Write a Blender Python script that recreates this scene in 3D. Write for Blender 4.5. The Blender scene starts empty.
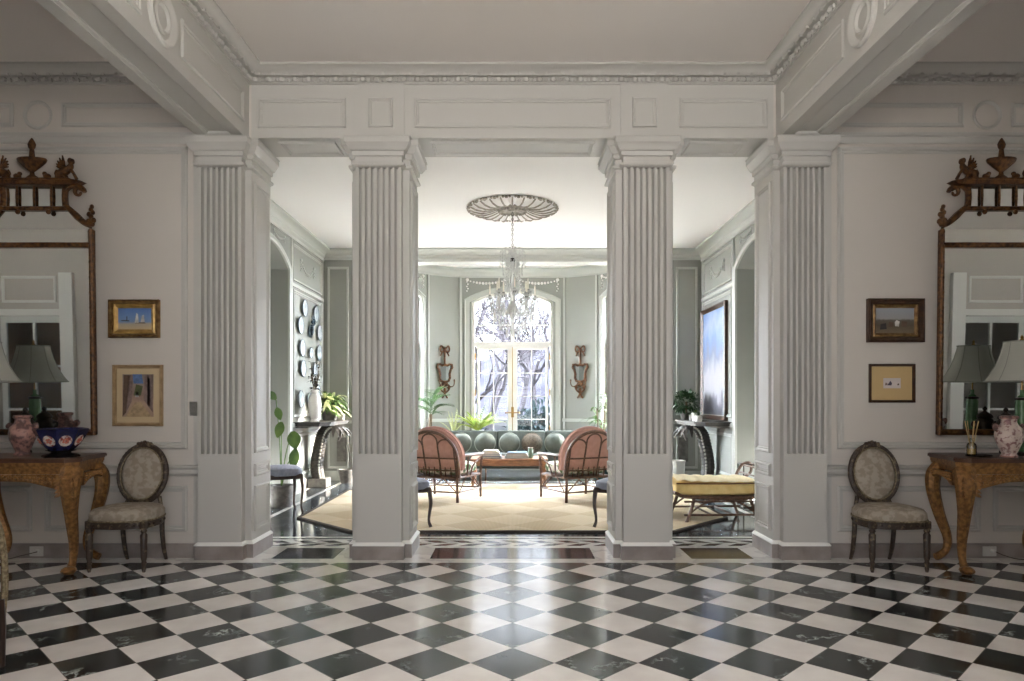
import bpy, bmesh, math, random
from mathutils import Vector, Matrix, Euler
R_ = math.radians
PI = math.pi
C = bpy.context.scene.collection
random.seed(7)

# ---------- camera model taken from the photograph: eye 1.356 m, 696 px focal, horizon y=400, centre x=512.5
F, EYE, CX, HY = 696.0, 1.356, 512.5, 400.0
def WX(px, Y): return (px - CX) * Y / F
def WZ(py, Y): return EYE + (HY - py) * Y / F

def lin(c):
    c = c / 255.0
    return c / 12.92 if c <= .04045 else ((c + .055) / 1.055) ** 2.4
def rgb(r, g, b): return (lin(r), lin(g), lin(b), 1.0)

# ---------- materials
MATS = {}
def mat(name, col, rough=.6, metal=0.0, col2=None, nscale=8.0, ndetail=4.0, nlo=.35, nhi=.65, bump=0.0, bscale=60.0,
        spec=.5, trans=0.0, stretch=None, wave=False, emis=None):
    m = bpy.data.materials.new(name); m.use_nodes = True
    nt = m.node_tree; N = nt.nodes; L = nt.links
    b = N['Principled BSDF']
    b.inputs['Base Color'].default_value = col
    b.inputs['Roughness'].default_value = rough
    b.inputs['Metallic'].default_value = metal
    b.inputs['Specular IOR Level'].default_value = spec
    tc = N.new('ShaderNodeTexCoord'); mp = N.new('ShaderNodeMapping')
    L.new(tc.outputs['Object'], mp.inputs['Vector'])
    if stretch: mp.inputs['Scale'].default_value = stretch
    if col2 is not None:
        if wave:
            n = N.new('ShaderNodeTexWave'); n.inputs['Scale'].default_value = nscale; n.inputs['Distortion'].default_value = 6
            n.inputs['Detail'].default_value = ndetail
        else:
            n = N.new('ShaderNodeTexNoise'); n.inputs['Scale'].default_value = nscale; n.inputs['Detail'].default_value = ndetail
        L.new(mp.outputs['Vector'], n.inputs['Vector'])
        r = N.new('ShaderNodeValToRGB')
        r.color_ramp.elements[0].position = nlo; r.color_ramp.elements[0].color = col
        r.color_ramp.elements[1].position = nhi; r.color_ramp.elements[1].color = col2
        L.new(n.outputs[0], r.inputs['Fac']); L.new(r.outputs['Color'], b.inputs['Base Color'])
    if bump > 0:
        n2 = N.new('ShaderNodeTexNoise'); n2.inputs['Scale'].default_value = bscale; n2.inputs['Detail'].default_value = 3
        L.new(mp.outputs['Vector'], n2.inputs['Vector'])
        bp = N.new('ShaderNodeBump'); bp.inputs['Strength'].default_value = bump; bp.inputs['Distance'].default_value = .01
        L.new(n2.outputs[0], bp.inputs['Height']); L.new(bp.outputs['Normal'], b.inputs['Normal'])
    if trans > 0:
        tr = N.new('ShaderNodeBsdfTranslucent'); mx = N.new('ShaderNodeMixShader'); mx.inputs[0].default_value = trans
        src = b.inputs['Base Color'].links[0].from_socket if b.inputs['Base Color'].links else None
        if src: L.new(src, tr.inputs['Color'])
        else: tr.inputs['Color'].default_value = col
        L.new(b.outputs[0], mx.inputs[1]); L.new(tr.outputs[0], mx.inputs[2])
        L.new(mx.outputs[0], N['Material Output'].inputs['Surface'])
    MATS[name] = m
    return m

def glass_mat(name, tint=(1, 1, 1, 1), ior=1.45, rough=0.0, boost=0.0):
    m = bpy.data.materials.new(name); m.use_nodes = True
    nt = m.node_tree; N = nt.nodes; L = nt.links
    N.remove(N['Principled BSDF'])
    t = N.new('ShaderNodeBsdfTransparent'); t.inputs['Color'].default_value = tint
    g = N.new('ShaderNodeBsdfGlossy'); g.inputs['Roughness'].default_value = rough
    f = N.new('ShaderNodeFresnel'); f.inputs['IOR'].default_value = ior
    a = N.new('ShaderNodeMath'); a.operation = 'ADD'; a.inputs[1].default_value = boost; a.use_clamp = True
    mx = N.new('ShaderNodeMixShader')
    L.new(f.outputs[0], a.inputs[0]); L.new(a.outputs[0], mx.inputs[0]); L.new(t.outputs[0], mx.inputs[1]); L.new(g.outputs[0], mx.inputs[2])
    L.new(mx.outputs[0], N['Material Output'].inputs['Surface'])
    MATS[name] = m
    return m

# ---------- mesh builder
class MB:
    def __init__(s, M=None):
        s.v = []; s.f = []; s.mi = []; s.cur = 0; s.M = M or Matrix.Identity(4)
    def add(s, vs, fs, M=None):
        T = s.M @ M if M is not None else s.M
        o = len(s.v)
        s.v += [T @ Vector(p) for p in vs]
        s.f += [tuple(i + o for i in f) for f in fs]
        s.mi += [s.cur] * len(fs)
        return s
    def bm(s, bm, M=None):
        bm.verts.index_update()
        s.add([v.co.copy() for v in bm.verts], [[v.index for v in f.verts] for f in bm.faces], M); bm.free()
        return s
    def box(s, x0, y0, z0, x1, y1, z1, b=0.0, seg=1, M=None):
        if b <= 0:
            vs = [(x, y, z) for x in (x0, x1) for y in (y0, y1) for z in (z0, z1)]
            return s.add(vs, [(0, 1, 3, 2), (4, 6, 7, 5), (0, 4, 5, 1), (2, 3, 7, 6), (0, 2, 6, 4), (1, 5, 7, 3)], M)
        bm = bmesh.new(); bmesh.ops.create_cube(bm, size=1)
        for v in bm.verts:
            v.co = Vector(((x0 + x1) / 2 + v.co.x * abs(x1 - x0), (y0 + y1) / 2 + v.co.y * abs(y1 - y0), (z0 + z1) / 2 + v.co.z * abs(z1 - z0)))
        bmesh.ops.bevel(bm, geom=list(bm.edges), offset=b, segments=seg, affect='EDGES', profile=.5)
        return s.bm(bm, M)
    def tube(s, pts, r, n=8, M=None, closed=False, flat=1.0):
        pts = [Vector(p) for p in pts]; k = len(pts)
        rr = list(r) if isinstance(r, (list, tuple)) else [r] * k
        vs = []; fs = []
        ref = None
        for i, p in enumerate(pts):
            if closed: d = pts[(i + 1) % k] - pts[i - 1]
            else: d = pts[min(i + 1, k - 1)] - pts[max(i - 1, 0)]
            if d.length < 1e-9: d = Vector((0, 0, 1))
            d.normalize()
            if ref is None:
                ref = Vector((0, 0, 1)) if abs(d.z) < .9 else Vector((1, 0, 0))
            a = d.cross(ref)
            if a.length < 1e-6: a = d.cross(Vector((0, 1, 0)))
            a.normalize(); b = a.cross(d).normalized(); ref = b
            for j in range(n):
                t = 2 * PI * j / n
                vs.append(p + a * (math.cos(t) * rr[i]) + b * (math.sin(t) * rr[i] * flat))
        m = k if closed else k - 1
        for i in range(m):
            for j in range(n):
                i2 = (i + 1) % k
                fs.append((i * n + j, i * n + (j + 1) % n, i2 * n + (j + 1) % n, i2 * n + j))
        if not closed:
            fs.append(tuple(range(n - 1, -1, -1))); fs.append(tuple((k - 1) * n + j for j in range(n)))
        return s.add(vs, fs, M)
    def lathe(s, prof, n=20, M=None, squash=1.0):
        vs = []; fs = []; k = len(prof)
        for (r, z) in prof:
            r = max(r, 1e-4)
            for j in range(n):
                t = 2 * PI * j / n
                vs.append((r * math.cos(t), r * math.sin(t) * squash, z))
        for i in range(k - 1):
            for j in range(n):
                fs.append((i * n + j, i * n + (j + 1) % n, (i + 1) * n + (j + 1) % n, (i + 1) * n + j))
        fs.append(tuple(range(n - 1, -1, -1))); fs.append(tuple((k - 1) * n + j for j in range(n)))
        return s.add(vs, fs, M)
    def ball(s, c, rx, ry=None, rz=None, n=10, m=7, M=None, e=1.0, e2=None):
        ry = rx if ry is None else ry; rz = rx if rz is None else rz; e2 = e if e2 is None else e2
        def pw(v, q): return math.copysign(abs(v) ** q, v)
        vs = [(c[0], c[1], c[2] - rz)]; fs = []
        for i in range(1, m):
            a = -PI / 2 + PI * i / m
            for j in range(n):
                t = 2 * PI * j / n
                ca = pw(math.cos(a), e2)
                vs.append((c[0] + rx * ca * pw(math.cos(t), e), c[1] + ry * ca * pw(math.sin(t), e), c[2] + rz * pw(math.sin(a), e2)))
        vs.append((c[0], c[1], c[2] + rz)); top = len(vs) - 1
        for j in range(n):
            fs.append((0, 1 + (j + 1) % n, 1 + j))
            fs.append((top, top - n + j, top - n + (j + 1) % n))
        for i in range(m - 2):
            for j in range(n):
                a = 1 + i * n
                fs.append((a + j, a + (j + 1) % n, a + n + (j + 1) % n, a + n + j))
        return s.add(vs, fs, M)
    def prism(s, poly, h0, h1, M=None):      # poly in xy, extruded z
        k = len(poly)
        vs = [(x, y, h0) for x, y in poly] + [(x, y, h1) for x, y in poly]
        fs = [tuple(range(k - 1, -1, -1)), tuple(range(k, 2 * k))]
        fs += [(i, (i + 1) % k, k + (i + 1) % k, k + i) for i in range(k)]
        return s.add(vs, fs, M)
    def sweep(s, prof, path, N=(0, 0, 1), closed=True, wrap=True, M=None):
        N = Vector(N).normalized(); P = [Vector(p) for p in path]; k = len(P); q = len(prof)
        vs = []; fs = []
        for i in range(k):
            d1 = (P[i] - P[i - 1]) if (closed or i > 0) else (P[1] - P[0])
            d2 = (P[(i + 1) % k] - P[i]) if (closed or i < k - 1) else d1
            d1 = d1.normalized(); d2 = d2.normalized()
            s1 = N.cross(d1); s2 = N.cross(d2)
            m = (s1 + s2) / max(.15, 1 + s1.dot(s2))
            for (a, b) in prof: vs.append(P[i] + m * a + N * b)
        for i in range(k if closed else k - 1):
            i2 = (i + 1) % k
            for j in range(q if wrap else q - 1):
                j2 = (j + 1) % q
                fs.append((i * q + j, i * q + j2, i2 * q + j2, i2 * q + j))
        if not closed and wrap:
            fs.append(tuple(range(q))); fs.append(tuple((k - 1) * q + j for j in range(q - 1, -1, -1)))
        return s.add(vs, fs, M)
    def grid(s, fn, nu, nv, M=None, cu=False):
        vs = [fn(i / nu, j / nv) for i in range(nu if cu else nu + 1) for j in range(nv + 1)]
        fs = []
        for i in range(nu):
            i2 = (i + 1) % nu if cu else i + 1
            for j in range(nv):
                a = i * (nv + 1) + j; b = i2 * (nv + 1) + j
                fs.append((a, b, b + 1, a + 1))
        return s.add(vs, fs, M)
    def build(s, name, mats, parent=None, angle=35, rec=True):
        me = bpy.data.meshes.new(name)
        me.from_pydata([tuple(v) for v in s.v], [], s.f)
        if rec:
            bm = bmesh.new(); bm.from_mesh(me)
            bmesh.ops.recalc_face_normals(bm, faces=list(bm.faces)); bm.to_mesh(me); bm.free()
        ms = mats if isinstance(mats, (list, tuple)) else [mats]
        for m in ms: me.materials.append(m if not isinstance(m, str) else MATS[m])
        me.polygons.foreach_set('material_index', s.mi)
        me.polygons.foreach_set('use_smooth', [True] * len(me.polygons))
        me.set_sharp_from_angle(angle=R_(angle))
        o = bpy.data.objects.new(name, me); C.objects.link(o)
        if parent: o.parent = parent
        return o

def T(x, y, z): return Matrix.Translation((x, y, z))
def RX(a): return Matrix.Rotation(R_(a), 4, 'X')
def RY(a): return Matrix.Rotation(R_(a), 4, 'Y')
def RZ(a): return Matrix.Rotation(R_(a), 4, 'Z')
MIR = Matrix.Scale(-1, 4, (1, 0, 0))

def tag(o, label=None, cat=None, group=None, kind=None):
    if label: o['label'] = label
    if cat: o['category'] = cat
    if group: o['group'] = group
    if kind: o['kind'] = kind
    return o
def thing(name, label, cat, loc=(0, 0, 0), rz=0.0, group=None, rx=0.0):
    o = bpy.data.objects.new(name, None); C.objects.link(o); o.empty_display_size = .1
    o.location = loc; o.rotation_euler = (R_(rx), 0, R_(rz))
    return tag(o, label, cat, group)
def struct(name, mb, mats, parent=None, **k):
    o = mb.build(name, mats, parent, **k)
    if parent is None: o['kind'] = 'structure'
    return o
def solo(name, mb, mats, label, cat, loc=(0, 0, 0), rz=0.0, group=None, **k):
    o = mb.build(name, mats, None, **k); o.location = loc; o.rotation_euler = (0, 0, R_(rz))
    return tag(o, label, cat, group)
def part(name, mb, mats, parent, label=None, kind=None, **k):
    o = mb.build(name, mats, parent, **k)
    if label: o['label'] = label
    if kind: o['kind'] = kind
    return o
def dup(root, loc, rz=None, label=None, group=None, scale=None):
    r = root.copy(); C.objects.link(r); r.location = loc
    if rz is not None: r.rotation_euler = (r.rotation_euler[0], 0, R_(rz))
    if scale: r.scale = scale
    if label: r['label'] = label
    if group: r['group'] = group
    for ch in list(root.children):
        c = ch.copy(); C.objects.link(c); c.parent = r
        for g in list(ch.children):
            d = g.copy(); C.objects.link(d); d.parent = c
    return r

def bez(p0, p1, p2, p3, n=10):
    out = []
    for i in range(n + 1):
        t = i / n; u = 1 - t
        out.append(Vector(p0) * u**3 + Vector(p1) * 3 * u * u * t + Vector(p2) * 3 * u * t * t + Vector(p3) * t**3)
    return out
def spline(pts, n=6):        # catmull-rom
    P = [Vector(p) for p in pts]; P = [2 * P[0] - P[1]] + P + [2 * P[-1] - P[-2]]
    out = []
    for i in range(1, len(P) - 2):
        for k in range(n):
            t = k / n
            out.append(.5 * ((2 * P[i]) + (-P[i-1] + P[i+1]) * t + (2*P[i-1] - 5*P[i] + 4*P[i+1] - P[i+2]) * t*t + (-P[i-1] + 3*P[i] - 3*P[i+1] + P[i+2]) * t**3))
    out.append(P[-2]); return out
def lerp(a, b, t): return a + (b - a) * t
def rad_list(vals, n):
    out = []
    for i in range(n):
        t = i / (n - 1) * (len(vals) - 1); k = min(int(t), len(vals) - 2)
        out.append(lerp(vals[k], vals[k + 1], t - k))
    return out
def leaf(mb, base, d, up, L, w, droop=.3, n=4, fold=.25):
    d = Vector(d).normalized(); up = Vector(up)
    side = d.cross(up)
    if side.length < 1e-4: side = Vector((1, 0, 0))
    side.normalize(); nrm = side.cross(d).normalized()
    vs = []; fs = []
    for i in range(n + 1):
        t = i / n
        c = Vector(base) + d * (L * t) - Vector((0, 0, 1)) * (droop * L * t * t)
        ww = w * .5 * math.sin(PI * min(.97, .06 + .94 * t)) ** .8
        vs += [c + side * ww + nrm * fold * ww, c, c - side * ww + nrm * fold * ww]
    for i in range(n):
        a = i * 3
        fs += [(a, a + 3, a + 4, a + 1), (a + 1, a + 4, a + 5, a + 2)]
    mb.add(vs, fs)
# ---------- materials used in the place
mat('hall_paint', rgb(189, 185, 178), .45)
mat('hall_wall_paint', rgb(200, 192, 183), .55)
mat('ceiling_paint', rgb(226, 218, 211), .7)
mat('trim_white', rgb(240, 238, 232), .4)
mat('sun_wall', rgb(141, 142, 135), .55)
mat('sun_trim', rgb(186, 187, 181), .45)
mat('sun_ceiling', rgb(250, 247, 244), .7)
mat('base_marble', rgb(150, 140, 134), .3, col2=rgb(128, 118, 113), nscale=6)
mat('gold', rgb(160, 116, 66), .38, .5, col2=rgb(112, 78, 44), nscale=34, bump=.35, bscale=70)
mat('dark_gold', rgb(104, 66, 34), .5, .45, col2=rgb(52, 32, 18), nscale=36, bump=.3, bscale=80)
mat('mirror_gilt', rgb(112, 74, 38), .45, .5, col2=rgb(58, 36, 20), nscale=30, bump=.3, bscale=90)
mat('pale_gold', rgb(196, 160, 92), .4, .35, col2=rgb(150, 116, 60), nscale=14)
mat('frame_gold', rgb(142, 112, 68), .42, .45, col2=rgb(96, 64, 30), nscale=24)
mat('frame_dark', rgb(74, 48, 28), .4, .15, col2=rgb(50, 32, 20), nscale=20)
mat('frame_oak', rgb(168, 140, 104), .5, .1, col2=rgb(146, 120, 86), nscale=18)
mat('mat_linen', rgb(190, 168, 134), .85)
mat('mat_ochre', rgb(190, 162, 114), .85)
mat('table_top', rgb(92, 58, 40), .3, col2=rgb(66, 38, 28), nscale=7)
mat('mirror_glass', rgb(205, 208, 205), .015, 1.0)
mat('damask', rgb(166, 155, 140), .85, col2=rgb(146, 134, 119), nscale=22, ndetail=2, nlo=.44, nhi=.56, bump=.1, bscale=300)
mat('chair_wood', rgb(58, 44, 34), .45, col2=rgb(126, 110, 84), nscale=26, nlo=.54, nhi=.7, bump=.1, bscale=60)
mat('blue_seat', rgb(146, 150, 162), .85, col2=rgb(132, 136, 150), nscale=30)
mat('tapestry', rgb(92, 62, 48), .9, col2=rgb(150, 120, 92), nscale=22, nlo=.4, nhi=.6)
mat('tapestry_beige', rgb(126, 108, 88), .9, col2=rgb(88, 62, 50), nscale=24, nlo=.42, nhi=.58)
mat('braid', rgb(150, 136, 108), .9, col2=rgb(96, 82, 60), nscale=60)
mat('dark_wood', rgb(58, 40, 30), .4, col2=rgb(40, 27, 20), nscale=9, stretch=(6, 6, 1))
mat('walnut', rgb(138, 94, 58), .4, col2=rgb(106, 68, 40), nscale=9, stretch=(1, 6, 6))
mat('rattan', rgb(106, 74, 52), .5, col2=rgb(74, 50, 35), nscale=40)
mat('pink_fabric', rgb(200, 156, 142), .9, col2=rgb(190, 146, 132), nscale=20, bump=.08, bscale=260)
mat('pink_pipe', rgb(190, 144, 134), .9)
mat('floral', rgb(226, 218, 202), .9, col2=rgb(92, 116, 74), nscale=13, ndetail=2, nlo=.5, nhi=.58)
mat('sofa_fabric', rgb(84, 90, 84), .9, col2=rgb(76, 82, 76), nscale=30, bump=.08, bscale=240)
mat('pillow_fabric', rgb(92, 98, 91), .9, col2=rgb(84, 90, 83), nscale=24, bump=.08, bscale=240)
mat('pillow_pipe', rgb(140, 147, 138), .85)
mat('brown_fabric', rgb(112, 104, 92), .95, col2=rgb(84, 76, 66), nscale=40)
mat('yellow_fabric', rgb(240, 212, 146), .9, col2=rgb(230, 198, 130), nscale=12, bump=.08, bscale=200)
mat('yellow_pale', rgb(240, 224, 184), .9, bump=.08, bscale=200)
mat('rug_dark', rgb(60, 50, 42), .95)
mat('leaf_green', rgb(84, 108, 48), .5, col2=rgb(54, 82, 36), nscale=9, trans=.2)
mat('leaf_lime', rgb(176, 190, 84), .5, col2=rgb(140, 164, 66), nscale=7, trans=.5)
mat('leaf_dark', rgb(46, 74, 38), .45, col2=rgb(28, 52, 28), nscale=12, trans=.25)
mat('leaf_palm', rgb(70, 94, 50), .5, col2=rgb(44, 70, 40), nscale=10, trans=.4)
mat('leaf_pale', rgb(196, 200, 150), .6, trans=.4)
mat('bark', rgb(104, 88, 66), .9, col2=rgb(72, 58, 44), nscale=30)
mat('soil', rgb(52, 40, 32), 1)
mat('terracotta', rgb(120, 92, 78), .7, col2=rgb(92, 70, 60), nscale=18)
mat('white_ceramic', rgb(232, 228, 220), .25)
mat('grey_stone', rgb(120, 116, 110), .7, col2=rgb(92, 88, 84), nscale=16, bump=.3, bscale=40)
mat('dark_carved', rgb(64, 58, 52), .5, col2=rgb(40, 36, 32), nscale=30, bump=.3, bscale=60)
mat('carved_light', rgb(176, 172, 162), .6)
mat('plate', rgb(172, 180, 182), .3, col2=rgb(136, 148, 160), nscale=20, nlo=.5, nhi=.7)
mat('plate_rim', rgb(84, 92, 104), .3)
mat('plate_blue', rgb(74, 96, 112), .3, col2=rgb(40, 50, 58), nscale=24)
mat('bronze', rgb(52, 42, 34), .4, .6, col2=rgb(34, 28, 22), nscale=30, bump=.2, bscale=80)
mat('brass', rgb(150, 118, 62), .35, .8)
mat('iron', rgb(60, 54, 46), .5, .4)
mat('candle', rgb(238, 232, 218), .5)
mat('jar', rgb(176, 132, 122), .3, col2=rgb(112, 84, 80), nscale=28, ndetail=3, nlo=.45, nhi=.58)
mat('jar_light', rgb(204, 186, 176), .3, col2=rgb(136, 98, 98), nscale=34, nlo=.5, nhi=.62)
mat('imari_blue', rgb(34, 36, 82), .2, col2=rgb(24, 24, 56), nscale=20)
mat('imari_white', rgb(206, 192, 182), .2, col2=rgb(140, 66, 60), nscale=30, nlo=.5, nhi=.6)
mat('imari_red', rgb(196, 116, 96), .25)
mat('black_lacquer', rgb(18, 16, 18), .25)
mat('lamp_green', rgb(96, 132, 92), .25, col2=rgb(76, 112, 74), nscale=12)
mat('shade', rgb(196, 196, 186), .9, trans=.25)
mat('shade_edge', rgb(158, 158, 148), .9)
mat('amber', rgb(190, 160, 96), .15)
mat('reed', rgb(186, 158, 108), .8)
mat('nickel', rgb(150, 148, 144), .3, .9)
mat('plastic_white', rgb(196, 192, 186), .4)
mat('cord_brown', rgb(74, 62, 52), .6)
mat('book_blue', rgb(58, 84, 112), .5)
mat('book_white', rgb(222, 220, 212), .6)
mat('book_grey', rgb(148, 160, 164), .6)
mat('book_cream', rgb(206, 194, 166), .6)
mat('glass_green', rgb(128, 150, 130), .1, trans=.3)
mat('room_brown', rgb(150, 116, 88), .8)
mat('door_white', rgb(226, 226, 220), .4)
mat('outdoor_ground', rgb(18, 18, 20), 1, spec=0, col2=rgb(12, 13, 13), nscale=.7)
mat('garden_bounce', rgb(156, 151, 144), 1, spec=0, col2=rgb(142, 138, 132), nscale=1.2)  # pale tone chosen to bounce daylight up through the windows
mat('front_bounce', rgb(92, 89, 85), 1, spec=0, col2=rgb(82, 79, 75), nscale=2)  # tone chosen for how much light it bounces into the hall
mat('hill_woods', rgb(32, 32, 37), 1, spec=0, col2=rgb(24, 24, 28), nscale=.35, ndetail=8)
mat('tree_bark', rgb(50, 48, 52), 1, spec=0, col2=rgb(36, 35, 37), nscale=6)
mat('evergreen', rgb(24, 32, 33), .9, spec=0, col2=rgb(11, 16, 17), nscale=6)
glass_mat('pane_glass')
def crystal():
    m = bpy.data.materials.new('crystal'); m.use_nodes = True; nt = m.node_tree; N = nt.nodes; L = nt.links; N.remove(N['Principled BSDF'])
    t = N.new('ShaderNodeBsdfTransparent'); g = N.new('ShaderNodeBsdfGlossy'); g.inputs['Roughness'].default_value = .05
    d = N.new('ShaderNodeBsdfTranslucent'); d.inputs['Color'].default_value = rgb(246, 246, 242); d2 = N.new('ShaderNodeBsdfDiffuse'); d2.inputs['Color'].default_value = rgb(246, 246, 242)
    a = N.new('ShaderNodeMixShader'); a.inputs[0].default_value = .5; L.new(d.outputs[0], a.inputs[1]); L.new(d2.outputs[0], a.inputs[2])
    b = N.new('ShaderNodeMixShader'); b.inputs[0].default_value = .36; L.new(a.outputs[0], b.inputs[1]); L.new(g.outputs[0], b.inputs[2])
    c = N.new('ShaderNodeMixShader'); c.inputs[0].default_value = .22; L.new(b.outputs[0], c.inputs[1]); L.new(t.outputs[0], c.inputs[2])
    L.new(c.outputs[0], N['Material Output'].inputs['Surface']); MATS['crystal'] = m
crystal()
glass_mat('clear_glass', (.9, .92, .86, 1), 1.5, .02, .08)

def floor_material():
    m = bpy.data.materials.new('checker_marble'); m.use_nodes = True
    nt = m.node_tree; N = nt.nodes; L = nt.links; b = N['Principled BSDF']
    def math_(op, a, c=None):
        n = N.new('ShaderNodeMath'); n.operation = op
        for i, x in enumerate((a, c)):
            if x is None: continue
            if isinstance(x, (int, float)): n.inputs[i].default_value = x
            else: L.new(x, n.inputs[i])
        return n.outputs[0]
    g = N.new('ShaderNodeNewGeometry'); s = N.new('ShaderNodeSeparateXYZ'); L.new(g.outputs['Position'], s.inputs[0])
    D = .4312
    y = math_('SUBTRACT', s.outputs['Y'], 3.589)
    u = math_('ADD', math_('DIVIDE', math_('ADD', s.outputs['X'], y), D), 100.5)
    v = math_('ADD', math_('DIVIDE', math_('SUBTRACT', s.outputs['X'], y), D), 100.5)
    fu = math_('FLOOR', u); fv = math_('FLOOR', v)
    par = math_('MODULO', math_('ADD', fu, fv), 2.0)          # 0 black, 1 white
    # grout
    def edge(q): 
        fr = math_('FRACT', q); return math_('MINIMUM', fr, math_('SUBTRACT', 1.0, fr))
    e = math_('MINIMUM', edge(u), edge(v))
    gm = math_('LESS_THAN', e, .006)
    cv = N.new('ShaderNodeCombineXYZ'); L.new(fu, cv.inputs[0]); L.new(fv, cv.inputs[1])
    wn = N.new('ShaderNodeTexWhiteNoise'); wn.noise_dimensions = '3D'; L.new(cv.outputs[0], wn.inputs['Vector'])
    off = N.new('ShaderNodeVectorMath'); off.operation = 'SCALE'; L.new(wn.outputs['Color'], off.inputs[0]); off.inputs['Scale'].default_value = 40
    ad = N.new('ShaderNodeVectorMath'); ad.operation = 'ADD'; L.new(g.outputs['Position'], ad.inputs[0]); L.new(off.outputs[0], ad.inputs[1])
    # black tile: clouds + sparse white veins
    n1 = N.new('ShaderNodeTexNoise'); n1.inputs['Scale'].default_value = 5; n1.inputs['Detail'].default_value = 8; L.new(ad.outputs[0], n1.inputs['Vector'])
    r1 = N.new('ShaderNodeValToRGB'); L.new(n1.outputs[0], r1.inputs[0])
    r1.color_ramp.elements[0].color = rgb(30, 31, 33); r1.color_ramp.elements[0].position = .4
    r1.color_ramp.elements[1].color = rgb(62, 70, 68); r1.color_ramp.elements[1].position = .72
    n2 = N.new('ShaderNodeTexNoise'); n2.inputs['Scale'].default_value = 3.2; n2.inputs['Detail'].default_value = 10; n2.inputs['Roughness'].default_value = .65; L.new(ad.outputs[0], n2.inputs['Vector'])
    vein = math_('ABSOLUTE', math_('SUBTRACT', n2.outputs[0], .5))
    r2 = N.new('ShaderNodeValToRGB'); L.new(vein, r2.inputs[0])
    r2.color_ramp.elements[0].color = (.9, .9, .9, 1); r2.color_ramp.elements[0].position = .0
    r2.color_ramp.elements[1].color = (0, 0, 0, 1); r2.color_ramp.elements[1].position = .02
    n3 = N.new('ShaderNodeTexNoise'); n3.inputs['Scale'].default_value = 4; L.new(ad.outputs[0], n3.inputs['Vector'])
    r3 = N.new('ShaderNodeValToRGB'); L.new(n3.outputs[0], r3.inputs[0]); r3.color_ramp.elements[0].position = .5; r3.color_ramp.elements[1].position = .66
    vm = N.new('ShaderNodeMix'); vm.data_type = 'RGBA'; 
    L.new(math_('MULTIPLY', r2.outputs['Color'], r3.outputs['Color']), vm.inputs['Factor'])
    L.new(r1.outputs['Color'], vm.inputs[6]); vm.inputs[7].default_value = rgb(190, 196, 190)
    # white tile
    r4 = N.new('ShaderNodeValToRGB'); L.new(n1.outputs[0], r4.inputs[0])
    r4.color_ramp.elements[0].color = rgb(222, 214, 208); r4.color_ramp.elements[0].position = .3
    r4.color_ramp.elements[1].color = rgb(238, 232, 226); r4.color_ramp.elements[1].position = .7
    mm = N.new('ShaderNodeMix'); mm.data_type = 'RGBA'; L.new(par, mm.inputs['Factor']); L.new(vm.outputs[2], mm.inputs[6]); L.new(r4.outputs['Color'], mm.inputs[7])
    gg = N.new('ShaderNodeMix'); gg.data_type = 'RGBA'; L.new(gm, gg.inputs['Factor']); L.new(mm.outputs[2], gg.inputs[6]); gg.inputs[7].default_value = rgb(120, 114, 108)
    L.new(gg.outputs[2], b.inputs['Base Color'])
    b.inputs['Roughness'].default_value = .12
    rr = N.new('ShaderNodeMapRange'); L.new(n3.outputs[0], rr.inputs[0]); rr.inputs[3].default_value = .09; rr.inputs[4].default_value = .2
    L.new(rr.outputs[0], b.inputs['Roughness'])
    MATS['checker_marble'] = m
floor_material()
def marble(name, c1, c2, vein, rough=.12, scale=3.0):
    m = bpy.data.materials.new(name); m.use_nodes = True
    nt = m.node_tree; N = nt.nodes; L = nt.links; b = N['Principled BSDF']
    g = N.new('ShaderNodeNewGeometry')
    n1 = N.new('ShaderNodeTexNoise'); n1.inputs['Scale'].default_value = scale; n1.inputs['Detail'].default_value = 9; L.new(g.outputs['Position'], n1.inputs['Vector'])
    r = N.new('ShaderNodeValToRGB'); L.new(n1.outputs[0], r.inputs[0])
    e = r.color_ramp.elements; e[0].position = .3; e[0].color = c1; e[1].position = .7; e[1].color = c2
    x = r.color_ramp.elements.new(.5); x.color = vein
    y = r.color_ramp.elements.new(.47); y.color = c1
    z = r.color_ramp.elements.new(.53); z.color = c2
    L.new(r.outputs['Color'], b.inputs['Base Color']); b.inputs['Roughness'].default_value = rough
    MATS[name] = m
marble('white_marble', rgb(218, 214, 208), rgb(232, 228, 222), rgb(204, 200, 196))
marble('black_marble', rgb(30, 32, 38), rgb(52, 56, 64), rgb(84, 88, 94), .1)
marble('slate_marble', rgb(52, 58, 64), rgb(78, 84, 90), rgb(116, 120, 124), .1, 2.0)

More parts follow.
